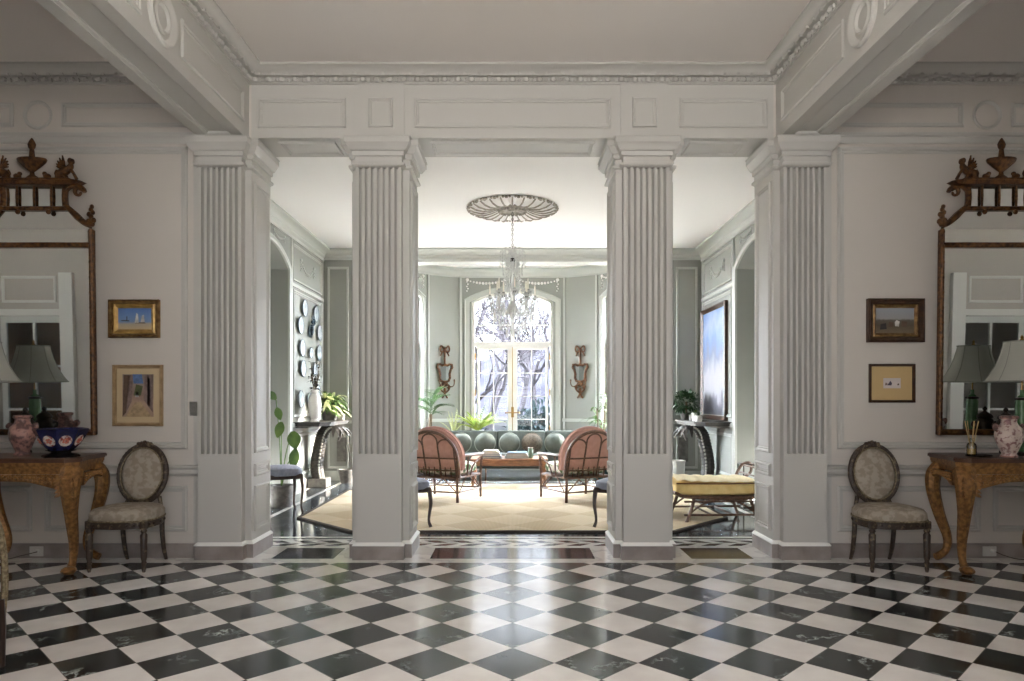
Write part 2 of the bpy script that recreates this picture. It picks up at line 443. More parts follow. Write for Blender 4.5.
def rug_material():
    m = bpy.data.materials.new('jute_rug'); m.use_nodes = True
    nt = m.node_tree; N = nt.nodes; L = nt.links; b = N['Principled BSDF']
    g = N.new('ShaderNodeTexCoord'); mp = N.new('ShaderNodeMapping'); L.new(g.outputs['Object'], mp.inputs[0])
    br = N.new('ShaderNodeTexChecker'); br.inputs['Scale'].default_value = 1.0
    mp.inputs['Rotation'].default_value = (0, 0, PI / 4); mp.inputs['Scale'].default_value = (1.9, 1.9, 0)
    L.new(mp.outputs[0], br.inputs['Vector'])
    br.inputs['Color1'].default_value = rgb(212, 194, 162); br.inputs['Color2'].default_value = rgb(198, 178, 145)
    w = N.new('ShaderNodeTexWave'); w.inputs['Scale'].default_value = 22; w.inputs['Distortion'].default_value = 1; L.new(g.outputs['Object'], w.inputs['Vector'])
    mx = N.new('ShaderNodeMix'); mx.data_type = 'RGBA'; mx.blend_type = 'MULTIPLY'; mx.inputs['Factor'].default_value = .25
    L.new(br.outputs[0], mx.inputs[6]); L.new(w.outputs[0], mx.inputs[7]); L.new(mx.outputs[2], b.inputs['Base Color'])
    b.inputs['Roughness'].default_value = .95
    bp = N.new('ShaderNodeBump'); bp.inputs['Strength'].default_value = .3; bp.inputs['Distance'].default_value = .005
    L.new(w.outputs[0], bp.inputs['Height']); L.new(bp.outputs[0], b.inputs['Normal'])
    MATS['jute_rug'] = m
rug_material()

def picture_mat(name, stops, noise=.12, scale=9.0, axis='Z'):
    """painted canvas: bands of colour up the canvas (object space 0..1), broken by brushy noise"""
    m = bpy.data.materials.new(name); m.use_nodes = True
    nt = m.node_tree; N = nt.nodes; L = nt.links; b = N['Principled BSDF']
    tc = N.new('ShaderNodeTexCoord'); s = N.new('ShaderNodeSeparateXYZ'); L.new(tc.outputs['Generated'], s.inputs[0])
    n = N.new('ShaderNodeTexNoise'); n.inputs['Scale'].default_value = scale; n.inputs['Detail'].default_value = 5; L.new(tc.outputs['Generated'], n.inputs['Vector'])
    a = N.new('ShaderNodeMath'); a.operation = 'MULTIPLY_ADD'; L.new(n.outputs[0], a.inputs[0]); a.inputs[1].default_value = noise * 2; L.new(s.outputs[axis], a.inputs[2])
    c = N.new('ShaderNodeMath'); c.operation = 'SUBTRACT'; L.new(a.outputs[0], c.inputs[0]); c.inputs[1].default_value = noise
    r = N.new('ShaderNodeValToRGB'); L.new(c.outputs[0], r.inputs[0])
    e = r.color_ramp.elements
    e[0].position = stops[0][0]; e[0].color = stops[0][1]; e[1].position = stops[-1][0]; e[1].color = stops[-1][1]
    for p, col in stops[1:-1]:
        x = e.new(p); x.color = col
    L.new(r.outputs['Color'], b.inputs['Base Color']); b.inputs['Roughness'].default_value = .5
    MATS[name] = m
# ================= the setting: hall (y -1..6), colonnade (6..6.47), sunroom (6.47..11.74), bow window beyond
ZC = 4.20            # hall ceiling
ZS = 3.615           # underside of the entablature
SX, SY0, SY1, SZ = 3.2, 6.47, 11.74, 3.886      # sunroom
HX, HB = 11.0, -1.0
BR, BYC = 2.89, 10.71                            # bow radius and centre

def panel_frame(mb, O, U, V, u0, v0, u1, v1, w=.04, d=.018):
    """raised moulding frame on the plane O+uU+vV, normal U x V"""
    O = Vector(O); U = Vector(U); V = Vector(V); N = U.cross(V)
    if u1 < u0: u0, u1 = u1, u0
    path = [O + U*u0 + V*v0, O + U*u1 + V*v0, O + U*u1 + V*v1, O + U*u0 + V*v1]
    prof = [(0, -.002), (0, d*.55), (w*.18, d), (w*.45, d*.9), (w*.6, d*.4), (w*.85, d*.45), (w, -.002)]
    mb.sweep(prof, path, N, True, True)
def ring(mb, O, U, V, u, v, r, w=.03, d=.018, ry=None):
    O = Vector(O); U = Vector(U); V = Vector(V); N = U.cross(V); ry = ry or r
    path = [O + U*(u + r*math.cos(2*PI*i/32)) + V*(v + ry*math.sin(2*PI*i/32)) for i in range(32)]
    prof = [(0, -.002), (0, d*.55), (w*.25, d), (w*.6, d*.8), (w, -.002)]
    mb.sweep(prof, path, N, True, True)
XP, ZP, YP = (1, 0, 0), (0, 0, 1), (0, 1, 0)

# floors
f = MB().box(-HX, HB, -.1, HX, 5.80, 0); struct('floor', f, 'checker_marble')
f = MB().box(-HX, 5.80, -.1, HX, 6.0, 0.0); f.box(-2.25, 6.0, -.1, 2.25, 6.42, 0.0); struct('floor_threshold', f, 'white_marble')
f = MB()
f.box(-.705, 5.945, -.02, .705, 6.375, .0012)
for s in (-1, 1):
    f.box(s*2.06, 5.945, -.02, s*1.53, 6.375, .0012)
struct('trim_1', f, 'black_marble')
f = MB().box(-SX, 6.42, -.1, SX, 6.78, 0); struct('floor_border', f, 'white_marble')
f = MB()
x = -SX + .02
while x < SX - .2:
    for r_ in range(2):
        y0 = 6.47 + r_ * .14; dx = .07 if r_ == 0 else -.07
        xs = x + (.0 if r_ == 0 else .12)
        poly = [(xs - dx, y0), (xs + .13 - dx, y0), (xs + .13 + dx*.6, y0 + .10), (xs + dx*.6, y0 + .10)]
        f.prism(poly, -.02, .0012)
    x += .25
struct('trim_2', f, 'black_marble')
f = MB().box(-SX, 6.78, -.1, SX, SY1 + .05, 0)
bow = [(BR*math.sin(R_(a)), BYC + BR*math.cos(R_(a))) for a in range(-70, 71, 5)]
f.prism([(x, y) for x, y in bow], -.1, -.0005); struct('floor_sunroom', f, 'slate_marble')
f = MB()
for s in (-1, 1):
    f.box(s*(SX-.42), 6.9, -.02, s*(SX-.36), 11.5, .0012)
    f.box(s*(SX-.10), 6.78, -.02, s*(SX), 11.74, .0012)
f.box(-SX+.36, 6.84, -.02, SX-.36, 6.9, .0012); f.box(-SX+.36, 11.5, -.02, SX-.36, 11.56, .0012)
struct('trim_3', f, 'white_marble')

# ceilings
struct('ceiling', MB().box(-HX, HB, ZC, HX, 6.47, ZC + .2), 'ceiling_paint')
f = MB().box(-SX - .9, 6.47, SZ, SX + .9, SY1 + .3, SZ + .4)
f.prism([(x*1.08, (y - BYC)*1.08 + BYC) for x, y in bow], SZ, SZ + .4)
struct('ceiling_sunroom', f, 'sun_ceiling')

# front wall of the hall, left and right of the colonnade, plus the wall behind the photographer
for s, nm in ((-1, 'left'), (1, 'right')):
    M = None if s < 0 else MIR
    w = MB(M); w.box(-7.7, 6.0, 0, -2.75, 6.47, ZC); w.box(-HX, 6.0, 0, -10.1, 6.47, ZC); w.box(-10.1, 6.0, 3.3, -7.7, 6.47, ZC); w.box(-10.1, 6.0, 0, -7.7, 6.47, .2); w.box(-2.75, 6.0, ZS, -2.25, 6.47, ZC)
    wl = struct('wall_' + nm, w, 'hall_wall_paint')
    # mouldings
    p = MB(M)
    O = (0, 6.0, 0); U = (1, 0, 0)
    # frame helper normal U x V = X x Z = -Y, toward the hall
    panel_frame(p, O, XP, ZP, -3.884, 3.709, -2.76, 3.916)
    panel_frame(p, O, XP, ZP, -5.60, 3.709, -4.30, 3.916)
    panel_frame(p, O, XP, ZP, -7.4, 3.709, -6.0, 3.916)
    ring(p, O, XP, ZP, -4.09, 3.81, .125)
    ring(p, O, XP, ZP, -5.8, 3.81, .125)
    for xx in ((-5.4, -2.80), (-7.5, -5.7)):
        panel_frame(p, O, XP, ZP, xx[0], .935, xx[1], 3.535, .06, .025)
    for xx in ((-4.03, -2.80), (-5.3, -4.14), (-7.4, -5.42)):
        panel_frame(p, O, XP, ZP, xx[0], .225, xx[1], .615, .05, .022)
    # architrave band and chair rail
    prof = [(0, 0), (.012, 0), (.02, .02), (.02, .05), (.035, .06), (.035, .085), (0, .1)]
    p.sweep([(a, b) for a, b in prof], [(-2.67, 6.0, 3.565), (-HX, 6.0, 3.565)], (0, 0, 1), False)
    prof = [(0, 0), (.012, .0), (.03, .02), (.012, .035), (.012, .06), (.035, .07), (.04, .088), (0, .1)]
    p.sweep(prof, [(-2.67, 6.0, .70), (-7.6, 6.0, .70)], (0, 0, 1), False)
    for (a, b) in ((-10.2, -10.05), (-7.75, -7.6)): p.box(a, 5.97, .12, b, 6.0, 3.4)
    p.box(-10.2, 5.97, 3.28, -7.6, 6.0, 3.4)
    g = MB(M)
    for i in range(4): x_ = lerp(-10.1, -7.7, i/3); g.box(x_ - .035, 6.2, .2, x_ + .035, 6.26, 3.3)
    for i in range(5): z_ = lerp(.2, 3.3, i/4); g.box(-10.1, 6.202, z_ - .025, -7.7, 6.258, z_ + .025)
    wo = struct('window_5' if s < 0 else 'window_6', g, 'trim_white')  # added out-of-view window, lets daylight onto the back wall
    part('pane', MB(M).box(-10.1, 6.228, .2, -7.7, 6.232, 3.3), 'pane_glass', wo)
    struct('trim_4' if s < 0 else 'trim_5', p, 'hall_paint')
    b = MB(M).sweep([(0, 0), (.022, 0), (.022, .105), (.012, .12), (0, .122)], [(-2.66, 6.0, 0), (-HX, 6.0, 0)], (0, 0, 1), False)
    struct('baseboard_' + nm, b, 'base_marble')

# entablature above the columns
w = MB().box(-2.25, 6.0, ZS, 2.25, 6.47, ZC); struct('wall_middle', w, 'hall_paint')
p = MB(); O = (0, 6.0, 0)
zf0, zf1 = 3.70, 3.965
for s in (-1, 1):
    M = Matrix.Identity(4) if s < 0 else MIR
    q = MB(M)
    panel_frame(q, O, XP, ZP, -2.195, zf0, -1.435, zf1 - .01)
    q.box(-1.335, 5.986, ZS, -.93, 6.0, 4.074)
    panel_frame(q, (0, 5.986, 0), XP, ZP, -1.24, zf0, -1.03, zf1 - .01, .03)
    # soffit panels, seen from below (normal -z): U=X, V=-Y gives N=-Z
    panel_frame(q, (0, 0, ZS), XP, (0, -1, 0), -2.05, -6.40, -1.55, -6.08, .035)
    p.add(q.v, q.f)
panel_frame(p, O, XP, ZP, -.845, zf0, .845, zf1 - .01)
panel_frame(p, (0, 0, ZS), XP, (0, -1, 0), -.72, -6.40, .72, -6.08, .035)
struct('trim_6', p, 'hall_paint')

# ceiling beams over the side bays
for s, nm in ((-1, 7), (1, 8)):
    M = None if s < 0 else MIR
    w = MB(M).box(-2.67, HB, 3.615, -2.27, 6.0, ZC)
    # soffit: outer bands with a sunk centre
    w.box(-2.67, HB, 3.59, -2.575, 5.985, 3.616); w.box(-2.365, HB, 3.59, -2.27, 5.985, 3.616); w.box(-2.58, 5.84, 3.59, -2.36, 5.985, 3.616)
    w.sweep([(0, 0), (.02, 0), (.02, -.012), (0, -.02)], [(-2.575, 5.84, 3.615), (-2.575, HB, 3.615)], (0, 0, 1), False)
    w.sweep([(0, 0), (.02, 0), (.02, -.012), (0, -.02)], [(-2.365, HB, 3.615), (-2.365, 5.84, 3.615)], (0, 0, 1), False)
    # inner side (faces +x for the left beam): U=+Y, V=+Z -> N=+X
    O = (-2.27, 0, 0)
    panel_frame(w, O, YP, ZP, 4.76, 3.70, 5.86, 3.965, .045)
    panel_frame(w, O, YP, ZP, 2.2, 3.70, 4.24, 3.965, .045)
    panel_frame(w, O, YP, ZP, -.9, 3.70, .9, 3.965, .045)
    for yy in (4.50, 1.55):
        ring(w, O, YP, ZP, yy, 3.825, .175, .05, .03); ring(w, O, YP, ZP, yy, 3.83, .10, .03, .022)
    # outer side
    panel_frame(w, (-2.67, 0, 0), (0, -1, 0), ZP, -5.9, 3.70, -3.0, 3.965, .045)
    struct('trim_%d' % nm, w, 'hall_paint')

# crown cornices with a carved leaf row
def cornice(mb, path, closed, z, leafstep=.115, h=.125, pr=.15):
    prof = [(0, -h), (.018, -h), (.018, -h + .012), (.026, -h + .016), (.022, -h + .03), (.022, -h + .052), (.072, -h + .050), (.074, -h + .06),
            (.085, -h + .066), (.10, -h + .085), (.135, -h + .10), (pr, -h + .108), (pr, 0), (0, 0)]
    P = [Vector((x, y, z)) for x, y in path]
    mb.sweep(prof, P, (0, 0, 1), closed)
    n = len(P)
    for i in range(n if closed else n - 1):
        a, b = P[i], P[(i + 1) % n]; d = (b - a); L = d.length; d.normalize(); nrm = Vector((0, 0, 1)).cross(d)
        k = int(L / leafstep)
        for j in range(k):
            c = a + d * ((j + .5) * L / k)
            if nrm.dot(-c + Vector((0, 3, z))) < -50: continue
            for dd, ww, zz, rz in ((0, .032, .028, .026), (leafstep * .5, .012, .022, .02)):
                cc = c + d * dd + nrm * .034 - Vector((0, 0, h - zz))
                A = Matrix((( d.x, nrm.x, 0, cc.x), (d.y, nrm.y, 0, cc.y), (0, 0, 1, cc.z), (0, 0, 0, 1)))
                mb.ball((0, 0, 0), ww, .02, rz, 6, 4, A)
            cc = c + d * (leafstep * .5) + nrm * .074 - Vector((0, 0, h - .054))
            mb.box(cc.x - .012, cc.y - .012, cc.z - .01, cc.x + .012, cc.y + .012, cc.z + .01)
cn = MB(); cornice(cn, [(2.27, HB + .01), (2.27, 6.0), (-2.27, 6.0), (-2.27, HB + .01)], False, ZC)
struct('trim_9', cn, 'hall_paint')
for s, nm in ((-1, 10), (1, 11)):
    M = None if s < 0 else MIR
    cn = MB(M); cornice(cn, [(-2.67, 6.0), (-6.4, 6.0)], False, ZC)
    struct('trim_%d' % nm, cn, 'hall_paint')

# wall behind the photographer: big central window, a french door either side
wb = MB()
WXL, WZ0, WZ1 = 1.85, .25, 3.30
DX, DZ = 8.9, 2.62
def holes(mb, spans, x0, x1, y0, y1, z1):
    x = x0
    for (a, b, za, zb) in spans:
        mb.box(x, y0, 0, a, y1, z1)
        if za > 0: mb.box(a, y0, 0, b, y1, za)
        mb.box(a, y0, zb, b, y1, z1); x = b
    mb.box(x, y0, 0, x1, y1, z1)
holes(wb, [(-DX - .62, -DX + .62, 0, DZ), (-WXL, WXL, WZ0, WZ1), (DX - .62, DX + .62, 0, DZ)], -HX, HX, HB - .25, HB, ZC)
struct('wall_back', wb, 'hall_wall_paint')
for s, nm in ((-1, 'left'), (1, 'right')): struct('wall_light_baffle_' + nm, MB(None if s < 0 else MIR).box(-2.66, HB, 0, -2.28, 2.7, 3.6), 'hall_wall_paint')  # added unseen baffles, keep the back window's light off the side walls
struct('wall_far_left', MB().box(-HX - .2, HB - .25, 0, -HX, 6.47, ZC), 'hall_wall_paint')
struct('wall_far_right', MB().box(HX, HB - .25, 0, HX + .2, 6.47, ZC), 'hall_wall_paint')
p = MB()
for s in (-1, 1):
    c = s * DX
    # normal +Y : U=-X, V=Z
    for (a, b) in ((-.74, -.62), (.62, .74)): p.box(c + a, HB, 0, c + b, HB + .04, DZ + .12)
    p.box(c - .62, HB, DZ, c + .62, HB + .04, DZ + .12)
    p.box(c - s*.72 - .12, HB, 0, c - s*.72 + .12, HB + .09, 3.4)
    panel_frame(p, (0, HB, 0), (-1, 0, 0), ZP, -(c + .5), 2.86, -(c - .5), 3.35, .05, .02)
for (a, b) in ((-WXL - .14, -WXL), (WXL, WXL + .14)): p.box(a, HB, WZ0 - .1, b, HB + .05, WZ1 + .14)
p.box(-WXL - .14, HB, WZ1, WXL + .14, HB + .05, WZ1 + .14); p.box(-WXL - .14, HB, WZ0 - .12, WXL + .14, HB + .12, WZ0)
struct('trim_12', p, 'trim_white')
g = MB()
for i in range(5):
    x = lerp(-WXL, WXL, i / 4); g.box(x - .03, HB - .16, WZ0, x + .03, HB - .10, WZ1)
for i in range(5):
    z = lerp(WZ0, WZ1, i / 4); g.box(-WXL, HB - .158, z - .025, WXL, HB - .102, z + .025)
w4 = struct('window_4', g, 'trim_white')
part('pane', MB().box(-WXL, HB - .134, WZ0, WXL, HB - .128, WZ1), 'pane_glass', w4)
for s, k in ((-1, 1), (1, 2)):
    c = s * DX; g = MB()
    g.box(c - .62, HB - .15, 0, c - .52, HB - .1, DZ); g.box(c + .52, HB - .15, 0, c + .62, HB - .1, DZ)
    g.box(c - .52, HB - .15, 0, c + .52, HB - .1, .28); g.box(c - .52, HB - .15, DZ - .12, c + .52, HB - .1, DZ)
    g.box(c - .022, HB - .15, .28, c + .022, HB - .1, DZ - .12)
    for i in range(1, 3):
        z = lerp(DZ - .12, .0, i / 3.1); g.box(c - .52, HB - .148, z - .02, c + .52, HB - .102, z + .02)
    d = struct('door_%d' % k, g, 'door_white')
    part('pane', MB().box(c - .52, HB - .128, .28, c + .52, HB - .124, DZ - .12), 'pane_glass', d)
    r = MB()   # the closed room beyond each french door
    r.box(c - 1.6, HB - 2.6, 0, c + 1.6, HB - 2.5, 3); r.box(c - 1.7, HB - 2.6, 0, c - 1.6, HB - .25, 3); r.box(c + 1.6, HB - 2.6, 0, c + 1.7, HB - .25, 3)
    r.box(c - 1.7, HB - 2.6, 3, c + 1.7, HB - .25, 3.1); r.box(c - 1.7, HB - 2.6, -.1, c + 1.7, HB - .25, 0)
    struct('wall_beyond_left' if s < 0 else 'wall_beyond_right', r, 'room_brown' if s < 0 else 'hall_wall_paint')

# ================= columns and end pilasters
def flute_poly(x0, x1, yf, yb, n=7):
    """plan of a fluted slab, front toward -y"""
    pts = [(x0, yb), (x0, yf)]
    m = .018; span = (x1 - x0 - 2*m); pitch = span / n; r = pitch * .30
    for i in range(n):
        c = x0 + m + pitch * (i + .5)
        for k in range(9):
            a = PI - PI * k / 8; 
            pts.append((c + r * math.cos(a), yf + r * 3.6 * max(0.0, math.sin(a)) ** .6))
    pts += [(x1, yf), (x1, yb)]
    return pts
CAPP = [(0, -.28), (.006, -.275), (.026, -.268), (.030, -.258), (.028, -.246), (.010, -.240), (.004, -.236), (.004, -.19), (.022, -.187), (.026, -.150), (.040, -.146),
        (.060, -.118), (.072, -.098), (.080, -.092), (.080, -.048), (.086, -.045), (.086, -.036), (.003, -.036), (.003, 0), (-.02, 0), (-.02, -.28)]
def outline(x0, x1, xp0, xp1, yf, yp, yb):
    # clockwise seen from above so that the left normal (N x d) points outward
    return [(x0, yb), (x1, yb), (x1, yf), (xp1, yf), (xp1, yp), (xp0, yp), (xp0, yf), (x0, yf)]
def build_column(x0, x1, xp0, xp1, parent, reveal, wall_side=None):
    """x0..x1 pier, xp0..xp1 fluted pilaster on its front; world x relative to parent"""
    yf, yp, yb = 6.0, 5.915, 6.47
    sh = MB()
    sh.box(x0, yf, 0, x1, yb, 3.36)
    sh.box(xp0, yp, .14, xp1, yf + .01, .897); sh.box(xp0, yp, 3.335, xp1, yf + .01, 3.36)
    sh.prism(flute_poly(xp0, xp1, yp, yf + .01), .897, 3.335)
    # flute floors end in a shallow back so the slab reads solid
    # sunk panels on the sides facing an opening
    for sd in reveal:
        if sd > 0: O, U = (x1, 0, 0), YP
        else: O, U = (x0, 0, 0), (0, -1, 0)
        a, b = (6.06, 6.41) if sd > 0 else (-6.41, -6.06)
        for (z0, z1) in ((.215, .61), (.69, .80), (.895, 3.26)):
            panel_frame(sh, O, U, ZP, a, z0, b, z1, .045, .02)
    part('shaft', sh, 'hall_paint', parent)
    path = outline(x0, x1, xp0, xp1, yf, yp, yb); cl = wall_side is None
    if not cl: path = [(x1, yb), (x1, yf), (xp1, yf), (xp1, yp), (xp0, yp), (xp0, yf)]
    cp = MB(); cp.sweep(CAPP, [(x, y, 3.615) for x, y in path], (0, 0, 1), cl)
    cp.box(x0 + .002, yf + .002, 3.34, x1 - .002, yb - .002, 3.61)
    cp.box(xp0 + .002, yp + .002, 3.34, xp1 - .002, yf + .02, 3.61)
    part('capital', cp, 'hall_paint', parent)
    pl = MB(); PLP = [(-.02, 0), (.022, 0), (.022, .118), (-.02, .118)]
    P2 = [Vector((x, y, 0)) for x, y in path]
    pl.sweep(PLP, P2, (0, 0, 1), cl)
    pl.box(xp0, yp, 0, xp1, yf + .01, .14)
    part('plinth', pl, 'base_marble', parent, 'grey marble plinth block')
    cm = MB().sweep([(-.02, .118), (.024, .118), (.024, .126), (.012, .140), (.002, .146), (-.02, .146)], P2, (0, 0, 1), cl)
    part('base_moulding', cm, 'trim_white', parent)
c1 = thing('square_column', 'white square fluted column left of the middle opening', 'column')
build_column(-1.378, -.888, -1.335, -.945, c1, (-1, 1))
c2 = thing('square_column', 'white square fluted column right of the middle opening', 'column')
build_column(.888, 1.378, .945, 1.335, c2, (-1, 1))
for s, lab in ((-1, 'fluted white pilaster at the wall end beside the two left-hand pictures'), (1, 'fluted white pilaster at the wall end beside the two right-hand pictures')):
    pt = thing('fluted_pilaster', lab, 'pilaster')
    build_column(-2.75, -2.25, -2.675, -2.305, pt, (1,), -1)
    if s > 0:
        for ch in pt.children:
            me = ch.data; me.transform(MIR); me.flip_normals()

# ================= sunroom walls
def arc_pts(a, zs, zc, n=16):
    """segmental arch from (-a,zs) over (0,zc) to (a,zs)"""
    h = zc - zs; r = (a*a + h*h) / (2*h); t = math.asin(min(1, a / r))
    return [(r*math.sin(lerp(-t, t, i/n)), zc - r + r*math.cos(lerp(-t, t, i/n))) for i in range(n + 1)]
def arched_wall(mb, M, xl, xr, zb, zt, a, z0, zs, zc, t):
    """wall in local x/z, thickness from y=0 to y=t, arched opening about x=0"""
    mb.box(xl, 0, zb, -a, t, zt, M=M); mb.box(a, 0, zb, xr, t, zt, M=M)
    if z0 > zb: mb.box(-a, 0, zb, a, t, z0, M=M)
    P = arc_pts(a, zs, zc); n = len(P)
    vs = []; fs = []
    for (x, z) in P: vs += [(x, 0, z), (x, 0, zt), (x, t, z), (x, t, zt)]
    for i in range(n - 1):
        a_, b_ = i*4, i*4 + 4
        fs += [(a_, b_, b_+1, a_+1), (a_+2, a_+3, b_+3, b_+2), (a_, a_+2, b_+2, b_), (a_+1, b_+1, b_+3, a_+3)]
    mb.add(vs, fs, M)
def arch_path(a, z0, zs, zc): return [(-a, z0)] + arc_pts(a, zs, zc) + [(a, z0)]
def swag(mb, M, x0, x1, z, sag, tail=.14, r=.016, bead=True):
    n = 13
    for i in range(n):
        t = i / (n - 1); x = lerp(x0, x1, t); zz = z - sag * 4 * t * (1 - t); rr = r * (.7 + .9 * math.sin(PI * t))
        mb.ball((x, -.008, zz), rr, rr*.8, rr, 6, 4, M)
    for xx in (x0, x1):
        mb.ball((xx, -.01, z + .01), r*1.8, r, r*1.8, 8, 5, M)
        for k in range(5): mb.ball((xx + (.01 if k % 2 else -.01), -.008, z - .03 - tail * k / 5), r*.75, r*.7, r*.9, 6, 4, M)

# side walls; local frame: x along the wall, y into the wall, z up
MW = Matrix(((0, -1, 0, -SX), (1, 0, 0, 9.12), (0, 0, 1, 0), (0, 0, 0, 1)))      # west (left) wall: local x -> +Y, local y -> -X
def westeast(s): return MW if s < 0 else MIR @ MW
AW, ASP, ACR = .80, 3.22, 3.47
for s, nm in ((-1, 'west'), (1, 'east')):
    M = westeast(s)
    w = MB(M); arched_wall(w, None, SY0 - 9.12, SY1 - 9.12 + .3, 0, SZ, AW, 0, ASP, ACR, .55)
    w.box(-1.3, .9, 0, 1.3, 1.0, SZ); w.box(-1.3, .55, 0, -AW - .05, .9, SZ); w.box(AW + .05, .55, 0, 1.3, .9, SZ)
    w.box(-1.3, .0 + .55, SZ - .3, 1.3, 1.0, SZ)
    struct('wall_' + nm, w, 'sun_wall')
    p = MB(M)
    prof = [(0, -.002), (0, .03), (.03, .045), (.06, .03), (.09, .022), (.09, -.002)]
    # local normal out of the wall is -y ; path (x,z) travels so that N x d points inward/outward fine either way
    path = [Vector((x, 0, z)) for x, z in arch_path(AW, 0, ASP, ACR)]
    p.sweep(prof, path, (0, -1, 0), False)
    for (u0, u1) in ((.98, 2.50), (-2.50, -.98)):
        panel_frame(p, (0, 0, 0), XP, ZP, u0, 1.10, u1, 2.97, .05, .03)
        panel_frame(p, (0, 0, 0), XP, ZP, u0, 3.10, u1, 3.64, .04, .025)
        panel_frame(p, (0, 0, 0), XP, ZP, u0, .22, u1, .86, .05, .022)
        swag(p, None, u0 + .42, u1 - .42, 3.46, .16)
    for xx in (-1, 1): swag(p, None, xx*.42 - .22, xx*.42 + .22, 3.63, .05, .06, .011)
    # rails, panel edge strips, cornice
    for (a, b) in ((AW + .09, 2.62), (-2.65, -AW - .09)):
        p.box(a, -.03, .96, b, 0, 1.02); p.box(a, -.02, 3.01, b, 0, 3.06)
    for xx in (.93, 2.56): p.box(xx - .02, -.022, .14, xx + .02, 0, 3.70)
    p.box(-2.65, -.025, 3.69, 2.62, 0, 3.73)
    # door inside the deep arch
    p.box(-.62, .86, 0, -.5, .9, 2.5); p.box(.5, .86, 0, .62, .9, 2.5); p.box(-.62, .86, 2.5, .62, .9, 2.62); p.box(-.8, .87, .94, -.62, .9, 1.0); p.box(.62, .87, .94, .8, .9, 1.0)
    panel_frame(p, (0, .9, 0), XP, ZP, -.42, 1.1, .42, 2.4, .05, .02); panel_frame(p, (0, .9, 0), XP, ZP, -.42, .2, .42, .95, .05, .02)
    struct('trim_13' if s < 0 else 'trim_14', p, 'sun_trim')
    b = MB(M).box(AW + .09, -.03, 0, 2.62, 0, .16); b.box(-2.65, -.03, 0, -AW - .09, 0, .16)
    struct('baseboard_' + nm, b, 'sun_trim')
# sunroom cornice: sides, plus beam across the bow
cn = MB()
scp = [(0, -.17), (.02, -.17), (.02, -.15), (.05, -.12), (.05, -.10), (.10, -.05), (.16, -.03), (.16, 0), (0, 0)]
cn.sweep(scp, [(SX, SY0, SZ), (SX, SY1, SZ), (-SX, SY1, SZ), (-SX, SY0, SZ), ], (0, 0, 1), True)
struct('trim_15', cn, 'sun_trim')
wb = MB(); bxw = BR * math.sin(R_(69))
wb.box(-bxw - .02, SY1, 3.684, bxw + .02, SY1 + .3, SZ)      # header beam
for s in (-1, 1): wb.box(s*(SX + .3), SY1, 0, s*bxw, SY1 + .3, SZ)
struct('wall_north', wb, 'sun_wall')
p = MB()
p.box(-bxw, SY1 - .02, 3.684, bxw, SY1, 3.72)
for s in (-1, 1):
    q = MB(None if s < 0 else MIR)
    panel_frame(q, (0, SY1, 0), XP, ZP, -3.12, 1.1, -2.76, 3.6, .04, .02); panel_frame(q, (0, SY1, 0), XP, ZP, -3.12, .2, -2.76, .9, .04, .02)
    q.box(-3.18, SY1 - .03, 0, -bxw - .02, SY1, .16); q.box(-3.18, SY1 - .025, .96, -bxw - .02, SY1, 1.01)
    p.add(q.v, q.f)
struct('trim_16', p, 'sun_trim')

# bow: piers and three arched windows
wv = MB(); tr = MB(); sw = MB()
def arcseg(mb, a0, a1, z0, z1, r0, r1, n=8):
    vs = []; fs = []
    for i in range(n + 1):
        a = R_(lerp(a0, a1, i/n)); sn, cs = math.sin(a), math.cos(a)
        for (r, z) in ((r0, z0), (r0, z1), (r1, z1), (r1, z0)): vs.append((r*sn, BYC + r*cs, z))
    for i in range(n):
        for j in range(4): fs.append((i*4 + j, i*4 + (j+1) % 4, i*4 + 4 + (j+1) % 4, i*4 + 4 + j))
    fs += [(0, 1, 2, 3), tuple(n*4 + j for j in (3, 2, 1, 0))]
    mb.add(vs, fs)
for (a0, a1) in ((19.5, 34), (-34, -19.5), (67.9, 69.2), (-69.2, -67.9)):
    arcseg(wv, a0, a1, 0, SZ, BR, BR + .28)
    arcseg(tr, a0, a1, 0, .15, BR - .03, BR)
    arcseg(tr, a0, a1, .94, 1.0, BR - .03, BR)
for (a0, a1) in ((19.9, 20.6), (32.9, 33.6), (-20.6, -19.9), (-33.6, -32.9)):
    arcseg(tr, a0, a1, .15, 3.72, BR - .02, BR, 1)
bp_ = [(BR*math.sin(R_(a)), BYC + BR*math.cos(R_(a)), SZ) for a in (69, 68, 34, 30.4, 26.8, 23.1, 19.5, -19.5, -23.1, -26.8, -30.4, -34, -68, -69)]
tr.sweep([(-.03, -.17), (.015, -.17), (.02, -.14), (.05, -.11), (.055, -.09), (.10, -.05), (.13, -.03), (.13, 0), (-.03, 0)], bp_, (0, 0, 1), False)
